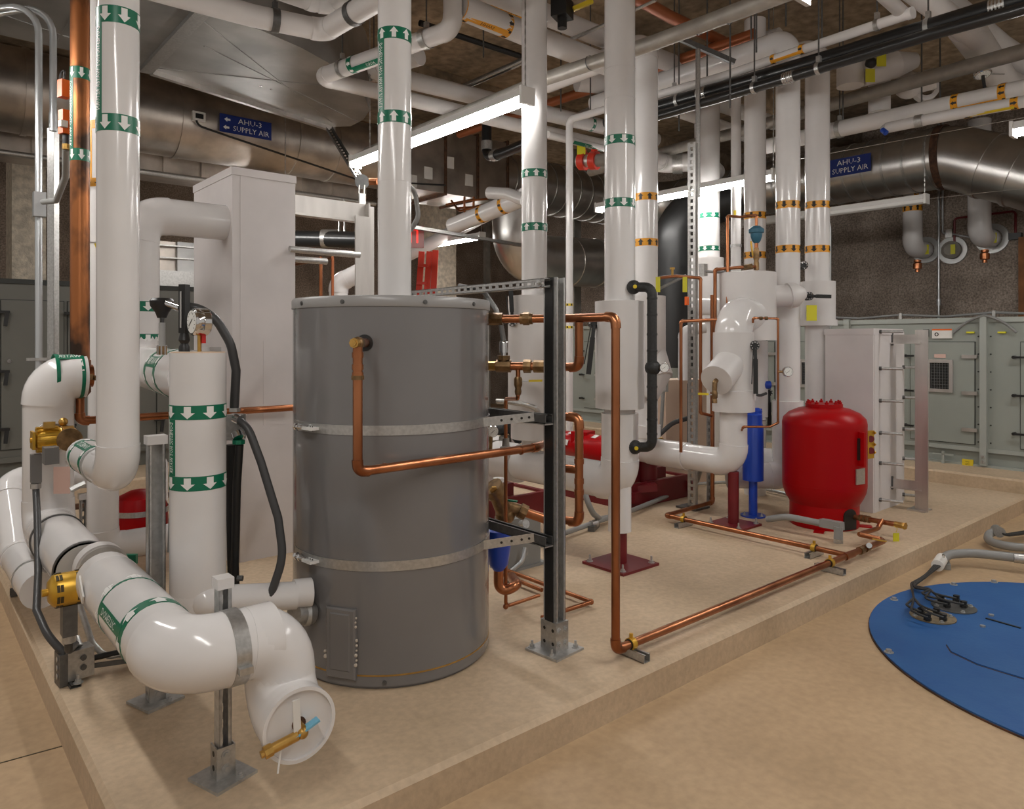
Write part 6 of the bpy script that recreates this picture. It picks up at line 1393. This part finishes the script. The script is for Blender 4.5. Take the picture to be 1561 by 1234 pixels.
# loose rods, steel wires, conduits under the ceiling
ri = 0
for px, py, z in ((1113, 165, 3.4), (1078, 160, 3.6), (1145, 60, 3.9), (1153, 80, 3.8), (1172, 45, 4.1), (1198, 40, 4.1), (1253, 60, 4.0), (1285, 195, 3.6), (1405, 160, 3.7), (1433, 160, 3.7), (737, 88, 4.0), (900, 180, 3.8), (855, 170, 3.9), (1035, 200, 3.5), (582, 70, 3.9)):
    p = G(px, py, z); q = thing('threaded_rod', 'thin steel hanger rod between overhead pipes and ceiling', 'rod', p, 'threaded rods under the ceiling'); MB().cyl(p, V((p.x, p.y, CEIL)), .007, 6).obj('rod', 'galv_dark', q)
q = D(1064, 520, 6.2); k = thing('threaded_rod', 'stout galvanised upright above the perforated strut', 'rod', V((q.x, q.y, zat(218, q)))); MB().cyl(V((q.x, q.y, zat(300, q))), V((q.x, q.y, zat(75, q))), .021, 10).obj('rod', 'galv', k)
MB().bar(D(1020, 52, 6.2), D(1120, 95, 6.2), .04, .04).obj('cross_strut', 'galv_dark', k)
for lab, a, b, r, m_ in (('steel cable stretched before the spiral duct', G(1205, 245, 3.45), G(1600, 172, 3.45), .003, 'alu'), ('steel cable below the spiral duct', D(1418, 303, 8.4), D(1600, 283, 7.6), .003, 'alu'), ('bare conduit pair running past the lamp chain', G(690, 140, 4.1), G(960, 20, 4.1), .014, 'galv'), ('thin conduit below the bare conduit pair', G(780, 105, 4.05), G(1000, 0, 4.05), .012, 'galv'), ('black painted conduit above the dark ceiling bay', G(640, 35, 4.5), G(830, 98, 4.5), .03, 'black')):
    k = thing('overhead_conduit', lab, 'conduit', a); MB().cyl(a, b, r, 8).obj('tube', m_, k)
for lab, a, b in (('double strut crossing the ceiling bay left of the lamp', (690, 140), (800, 92)), ('strut under the ceiling above the copper main', (860, 185), (915, 160)), ('strut trapeze behind the risers', (620, 345), (800, 375))):
    z = 4.2 if a[1] < 200 else 2.9; k = thing('strut_trapeze', lab, 'strut', G(a[0], a[1], z)); m = MB(); strut(m, G(a[0], a[1], z), G(b[0], b[1], z), (0, 0, -1), .06, .041, False); m.obj('channel', 'galv', k)
# valves up right
t = thing('overhead_valve', 'white insulated overhead valve with black gear and yellow tags', 'valve', G(1300, 115, 4.0))
c = G(1296, 112, 4.0); MB().lathe([(.115, -.12), (.115, .14)], c, seg=28).obj('drum', 'pvc_matte', t); MB().cyl(c+RT*.1, c+RT*.42+V((0, 0, .08)), .12, 24).sweep([c+RT*.42+V((0, 0, .08)), c+RT*.6+V((0, 0, .12))], [.12, .07], 24).obj('body', 'pvc_matte', t)
MB().ball(c-FW*.12+RT*.13+V((0, 0, .05)), .05, 10).obj('gear', 'black', t)
for o_ in (RT*.10+V((0, 0, -.08)), RT*.20+V((0, 0, .06))): MB().box(c-FW*.17+o_, (.085, .004, .12), -.7).obj('tag', 'yellow_tag', t)
MB().lathe([(.1, -.2), (.1, .4)], c+RT*.52+FW*.5, seg=24).obj('drop', 'pvc_matte', t)
t = thing('overhead_valve', 'white ring ended pipe stub among the overhead pipes', 'pipe', G(1400, 132, 4.1))
c = G(1385, 130, 4.05); MB().ball(c, .13, 18).cyl(c, c+RT*.2-FW*.1+V((0, 0, .03)), .10, 22).obj('stub', 'pvc_matte', t); q = G(1411, 137, 4.05); MB().hoop(q, FW+RT*.3, .07, .115, .10, 26).obj('ring', 'pvc_matte', t); MB().ball(q-RT*.08-V((0, 0, .02)), .035, 8).obj('plug', 'brass', t)
t = thing('overhead_gauge', 'small round gauge on the upper right overhead pipe', 'gauge', G(1498, 113, 4.0)); c = G(1498, 113, 4.0); gauge(t, c, V((-.2, -.3, -1)), .075); MB().bar(c+V((0, 0, .0)), c+RT*.02-V((0, 0, .15)), .02, .02).obj('stem', 'black', t)
MB().bar(c+RT*.08, c+RT*.2, .01, .01).obj('pipe', 'galv', t)
t = thing('black_actuator', 'black valve actuator hanging near the top between two risers', 'actuator', G(857, 15, 4.0)); c = G(857, 14, 3.95); MB().box(c, (.14, .12, .13), .4).cyl(c-V((0, 0, .05)), c-V((0, 0, .14)), .035, 12).obj('body', 'black', t); MB().bar(c+RT*.08, c+RT*.22+V((0, 0, .06)), .03, .03).obj('lever', 'yellow', t)
# ============================================================ right wall pipes
WX = 11.9
for lab, px, ye_, yb_ in (('white wall pipe with orange band dropping to the nearer sleeve', 1391, 378, 318), ('white wall pipe with orange band by the wooden edge', 1493, 360, 291)):
    p = onX(px, ye_, 11.45); r = 13.5/F*dep(p)*(1.15 if px > 1400 else 1)
    t = thing('wall_pipe', lab, 'pipe', p); pipe(t, [V((p.x, p.y, 4.6)), p, V((WX-.01, p.y, p.z))], r, 'pvc', 1.15, 1.02, seg=26)
    band(t, V((p.x, p.y, zat(yb_, p))), (0, 0, 1), r, .10, 'orange', 'black_print', 9, 1); strip(t, V((p.x, p.y, zat(yb_, p)+.05)), V((p.x, p.y, zat(yb_, p)+.35)), r, -FW-RT*.1, .55, 'orange', 'HWS', 'black_print', flip=-1)
    MB().hoop((WX-.02, p.y-.03, p.z), (1, 0, 0), r*.95, r*1.5, .04, 30).obj('escutcheon', 'clearish', t)
    q = V((WX-.25, p.y-.12, p.z-.02)); MB().box(q, (.01, .06, .14)).obj('tag', 'yellow_tag', t)
    q = V((p.x+.05, p.y-.05, p.z-r-.05)); MB().lathe([(.05, 0), (.05, -.03), (.035, -.04), (.06, -.05), (.06, -.13), (.03, -.14), (.03, -.18)], q, seg=14).obj('drain_valve', 'copper', t)
p = onX(1453, 382, WX); t = thing('wall_sleeve', 'capped pipe sleeve with yellow tag between the two wall pipes', 'sleeve', p); MB().hoop(p-V((.02, 0, 0)), (1, 0, 0), .13, .2, .05, 30).obj('ring', 'clearish', t); MB().lathe([(.13, 0), (.13, .1), (.08, .14)], p, (-1, 0, 0), 24).obj('cap', 'cast', t); MB().box(p+V((-.16, -.05, 0)), (.01, .06, .14)).obj('tag', 'yellow_tag', t)
p = onX(1431, 470, WX-.04); t = thing('wall_conduit', 'slim conduit rising up the dark wall from the green unit', 'conduit', p); MB().cyl(V((p.x, p.y, 1.5)), V((p.x, p.y, CEIL)), .016, 10).obj('tube', 'emt', t); MB().lathe([(.028, 0), (.028, .1)], V((p.x, p.y, zat(466, p)))).obj('coupling', 'emt', t)
p = onX(1437, 300, WX-.06); q = onX(1447, 356, WX-.06); t = thing('wall_conduit', 'second slim conduit bending towards a box on the dark wall', 'conduit', q); MB().tube([V((p.x, p.y, CEIL)), V((p.x, p.y, q.z)), q, onX(1500, 366, WX-.06)], .014, 10, .1).obj('tube', 'emt', t); MB().box(q, (.05, .09, .12)).obj('box', 'galv', t)
p = onX(1455, 333, WX-.05); q = onX(1548, 322, WX-.05); t = thing('wall_line', 'dark copper line along the wall behind the pipes', 'pipe', p); MB().tube([p-V((0, 0, .4)), p, q, q-V((0, 0, .35))], .016, 8, .05).obj('pipe', 'red_deep', t); MB().box(q-V((0, 0, .35)), (.08, .15, .09)).obj('clamp', 'black', t)
a = onX(1553, 420, WX-.1); slab('trim_2', (WX-.12, a.y-1.2, 0), (WX, a.y, onX(1553, 362, WX-.1).z), 'wood')
p = D(1264, 520, 7.0); t = thing('wall_conduit', 'bright bent conduit beside the last orange-banded riser', 'conduit', V((p.x, p.y, 1.6))); MB().tube([V((p.x, p.y, PADZ)), V((p.x, p.y, zat(345, p))), D(1258, 330, 7.0), V((p.x-.03, p.y+.02, 4.2))], .02, 12, .12).obj('tube', 'emt', t)
# ============================================================ centre background
t = thing('exit_sign', 'glowing red EXIT sign hanging behind the tank-top riser', 'sign', D(616, 362, 8.9)); c = D(616, 361, 8.9)
sx_ = (RT*1.0+FW*.15).normalized(); MB().bar(c-sx_*.24, c+sx_*.24, .02, .27, V((0, 0, 1))).obj('panel', 'exit_panel', t)
flat_text(t, 'EXIT', c-FW*.03+sx_*.03, sx_, (0, 0, 1), .19, 'exit', width=.36)
MB().cyl(c+V((0, 0, .14)), V((c.x, c.y, CEIL)), .01, 8).obj('stem', 'galv', t)
t = thing('step_ladder', 'orange fibreglass ladder leaning in the far corner', 'ladder', D(645, 560, 11)); 
def lad(px, py, d): return D(px, py, d)
for (x0_, y0_), (x1_, y1_) in (((621, 0), (643, 384)), ((648, 0), (664, 382)), ((634, 0), (655, 384))): MB().bar(V((lad(x0_, 600, 11.1).x, lad(x0_, 600, 11.1).y, .01)), lad(x1_, y1_, 11.4), .09, .05, FW).obj('rail', 'ladder', t)
for py in (405, 432, 462, 492): MB().bar(lad(634+(450-py)*.08, py, 11.25), lad(650+(450-py)*.06, py, 11.25), .04, .05, FW).obj('rung', 'ladder', t)
# aluminium frame on the tall casing
y = 4.72; u = onY(557, 312, y); t = thing('aluminium_frame', 'aluminium angle upright with arm beside the tall white casing', 'frame', V((u.x, y, PADZ)))
MB().box((u.x, y, (PADZ+u.z)/2), (.012, .12, u.z-PADZ)).box((u.x+.05, y+.055, (PADZ+u.z)/2), (.10, .012, u.z-PADZ)).obj('upright', 'alu', t)
MB().box((u.x-.055, y-.06, (PADZ+u.z-.1)/2), (.12, .012, u.z-PADZ-.1)).obj('upright_plate', 'alu', t)
z = onY(500, 318, y).z; MB().bar((c1x+.36, y, z), (u.x, y, z), .012, .13).bar((c1x+.36, y-.02, z-.07), (u.x, y-.02, z-.07), .07, .015).obj('arm', 'alu', t)
MB().box((u.x, y, PADZ+.006), (.2, .2, .012)).obj('base_plate', 'alu', t)
for px, py in ((548, 389), (498, 399)):
    q = onY(px, py, y-.12+(.1 if px < 500 else 0)); k = MB().cyl((c1x+.36, q.y, q.z), q, .022, 12).obj('stud', 'galv', c1)
for px in (489, 507):
    q = D(px, 520, 6.4); t = thing('copper_line', 'bare thin copper drop behind the grey tank, %s one' % ('brighter' if px == 489 else 'darker'), 'pipe', V((q.x, q.y, PADZ))); MB().cyl(V((q.x, q.y, PADZ)), V((q.x, q.y, zat(393, q))), .016 if px == 489 else .013, 10).obj('pipe', 'copper' if px == 489 else 'copper_orange', t)
    MB().cyl(V((q.x, q.y, zat(393, q))), V((q.x, q.y+2.5, zat(393, q))), .012, 8).obj('pipe', 'copper', t)
t = thing('insulated_pipe', 'small white elbow seen behind the tank below aluminium frame', 'pipe', D(520, 440, 6.6)); pipe(t, [V((D(516, 560, 6.6).x, D(516, 560, 6.6).y, PADZ)), D(516, 432, 6.6), D(560, 410, 6.6)], .085, 'pvc', 1.2)
t = thing('drain_pipe', 'black drain with steel clamp along the far back wall', 'pipe', D(440, 362, 10)); MB().cyl(D(380, 362, 10.5), D(560, 366, 9.5), .11, 18).obj('pipe', 'pipe_black', t); MB().hoop(D(503, 364, 9.83), RT, .11, .125, .22).obj('clamp', 'galv', t)
for px in (517, 525): MB().cyl(D(px, 303, 9.7), D(px, 376, 9.7), .012, 6).obj('rod', 'galv', t)
t = thing('overhead_pipe', 'white pipe with yellow bands slanting below the boxed duct', 'pipe', D(740, 330, 9)); a = D(690, 345, 9.6); b = D(800, 300, 8.6); MB().cyl(a, b, .11, 22).obj('pipe', 'pvc', t)
for f in (.45, .75): band(t, a.lerp(b, f), b-a, .11, .06, 'orange', 'black_print', 9, 1)
t = thing('overhead_pipe', 'short bare white pipe end beside the boxed duct', 'pipe', D(750, 297, 8.9)); MB().tube([D(746, 294, 8.9), D(775, 296, 8.7), D(800, 305, 8.5)], .075, 18, .3).obj('pipe', 'pvc', t)
t = thing('copper_manifold', 'tangle of thin copper lines under the boxed duct', 'pipe', D(710, 320, 9.4))
for i, (a, b, c_) in enumerate((((680, 312), (715, 306), (745, 303)), ((695, 318), (730, 315), (760, 318)), ((688, 306), (700, 322), (738, 312)))): MB().tube([D(*a, 9.4), D(*b, 9.3), D(*c_, 9.2)], .014, 8, .05).obj('line', 'copper', t)
for x in (708, 722): MB().cyl(D(x, 300, 9.3), D(x, 324, 9.3), .014, 8).obj('riser', 'copper', t)
t = thing('overhead_pipe', 'plain sloping white pipe below the far strip light', 'pipe', D(640, 390, 10.5)); MB().cyl(D(600, 400, 12.4), D(745, 326, 11.9), .11, 20).obj('pipe', 'pvc_matte', t)
# beige cabinet, white elbow
c = D(1030, 690, 7.3); t = thing('electrical_cabinet', 'beige electrical cabinet behind the copper lines', 'cabinet', V((c.x, c.y, PADZ))); zt_ = zat(578, c)
a = D(1003, 640, 7.2); b = D(1064, 640, 7.35); m = MB().bar(V((a.x, a.y, (PADZ+zt_)/2)), V((b.x, b.y, (PADZ+zt_)/2)), .3, zt_-PADZ); m.obj('cabinet', 'beige', t)
MB().box(D(1012, 588, 6.95), (.06, .06, .12)).obj('switch', 'galv', t); MB().tube([D(1011, 596, 6.95), D(1008, 650, 6.95), D(1000, 672, 6.95)], .018, 8).obj('conduit', 'conduit_grey', t)
MB().bar(D(1048, 585, 7.0), D(1048, 690, 7.0), .008, .004, FW).obj('door_seam', 'ahu_gap', t)
t = thing('insulated_pipe', 'slim white bent pipe rising behind the perforated strut', 'pipe', D(1042, 580, 6.9)); pipe(t, [D(1042, 580, 6.9), D(1042, 505, 6.9), D(1075, 500, 6.9)], .05, 'pvc', 1.4)
t = thing('insulated_pipe', 'white elbow joining the green-banded riser behind copper lines', 'pipe', D(1090, 470, 7.2)); pipe(t, [D(1062, 468, 7.2), D(1108, 468, 7.1), D(1108, 540, 7.1)], .085, 'pvc', 1.2)
t = thing('exhaust_duct', 'dark flexible duct opening behind the perforated strut', 'duct', D(1030, 480, 8.0)); MB().sweep(fillet([D(1028, 560, 9.4), D(1028, 330, 9.4), D(1120, 300, 9.4)], .5, 8)[0], .27, 28).obj('duct_run', 'black', t)
t = thing('power_lead', 'black looping cable behind the black wrapped bypass', 'cable', D(1010, 660, 6.2)); MB().tube([D(965, 655, 6.3), D(985, 668, 6.2), D(1002, 666, 6.2), D(1025, 645, 6.2), D(1052, 637, 6.2)], .02, 10, .2).obj('cable', 'hose', t)
a = onY(880, 400, 9.2); slab('column_4', (a.x-.08, 9.2, 0), (a.x+.10, 9.4, CEIL), 'cast')
# tees under the drum
t = thing('insulated_pipe', 'white vertical pipe below the drum with grey cable loop', 'pipe', D(1158, 600, 6.2)); MB().lathe([(.075, .9), (.075, 1.55)], D(1157, 520, 6.25)-V((0, 0, H)), seg=22).obj('pipe', 'pvc', t); MB().tube([D(1146, 598, 6.1), D(1155, 605, 6.05), D(1168, 600, 6.1)], .012, 8, .05).obj('cable', 'hose', t)
t = thing('insulated_pipe', 'low horizontal white pipe between blue feeder and red tank', 'pipe', D(1180, 700, 6.4)); MB().cyl(D(1130, 700, 6.5), D(1200, 702, 6.2), .10, 24).obj('pipe', 'pvc', t)
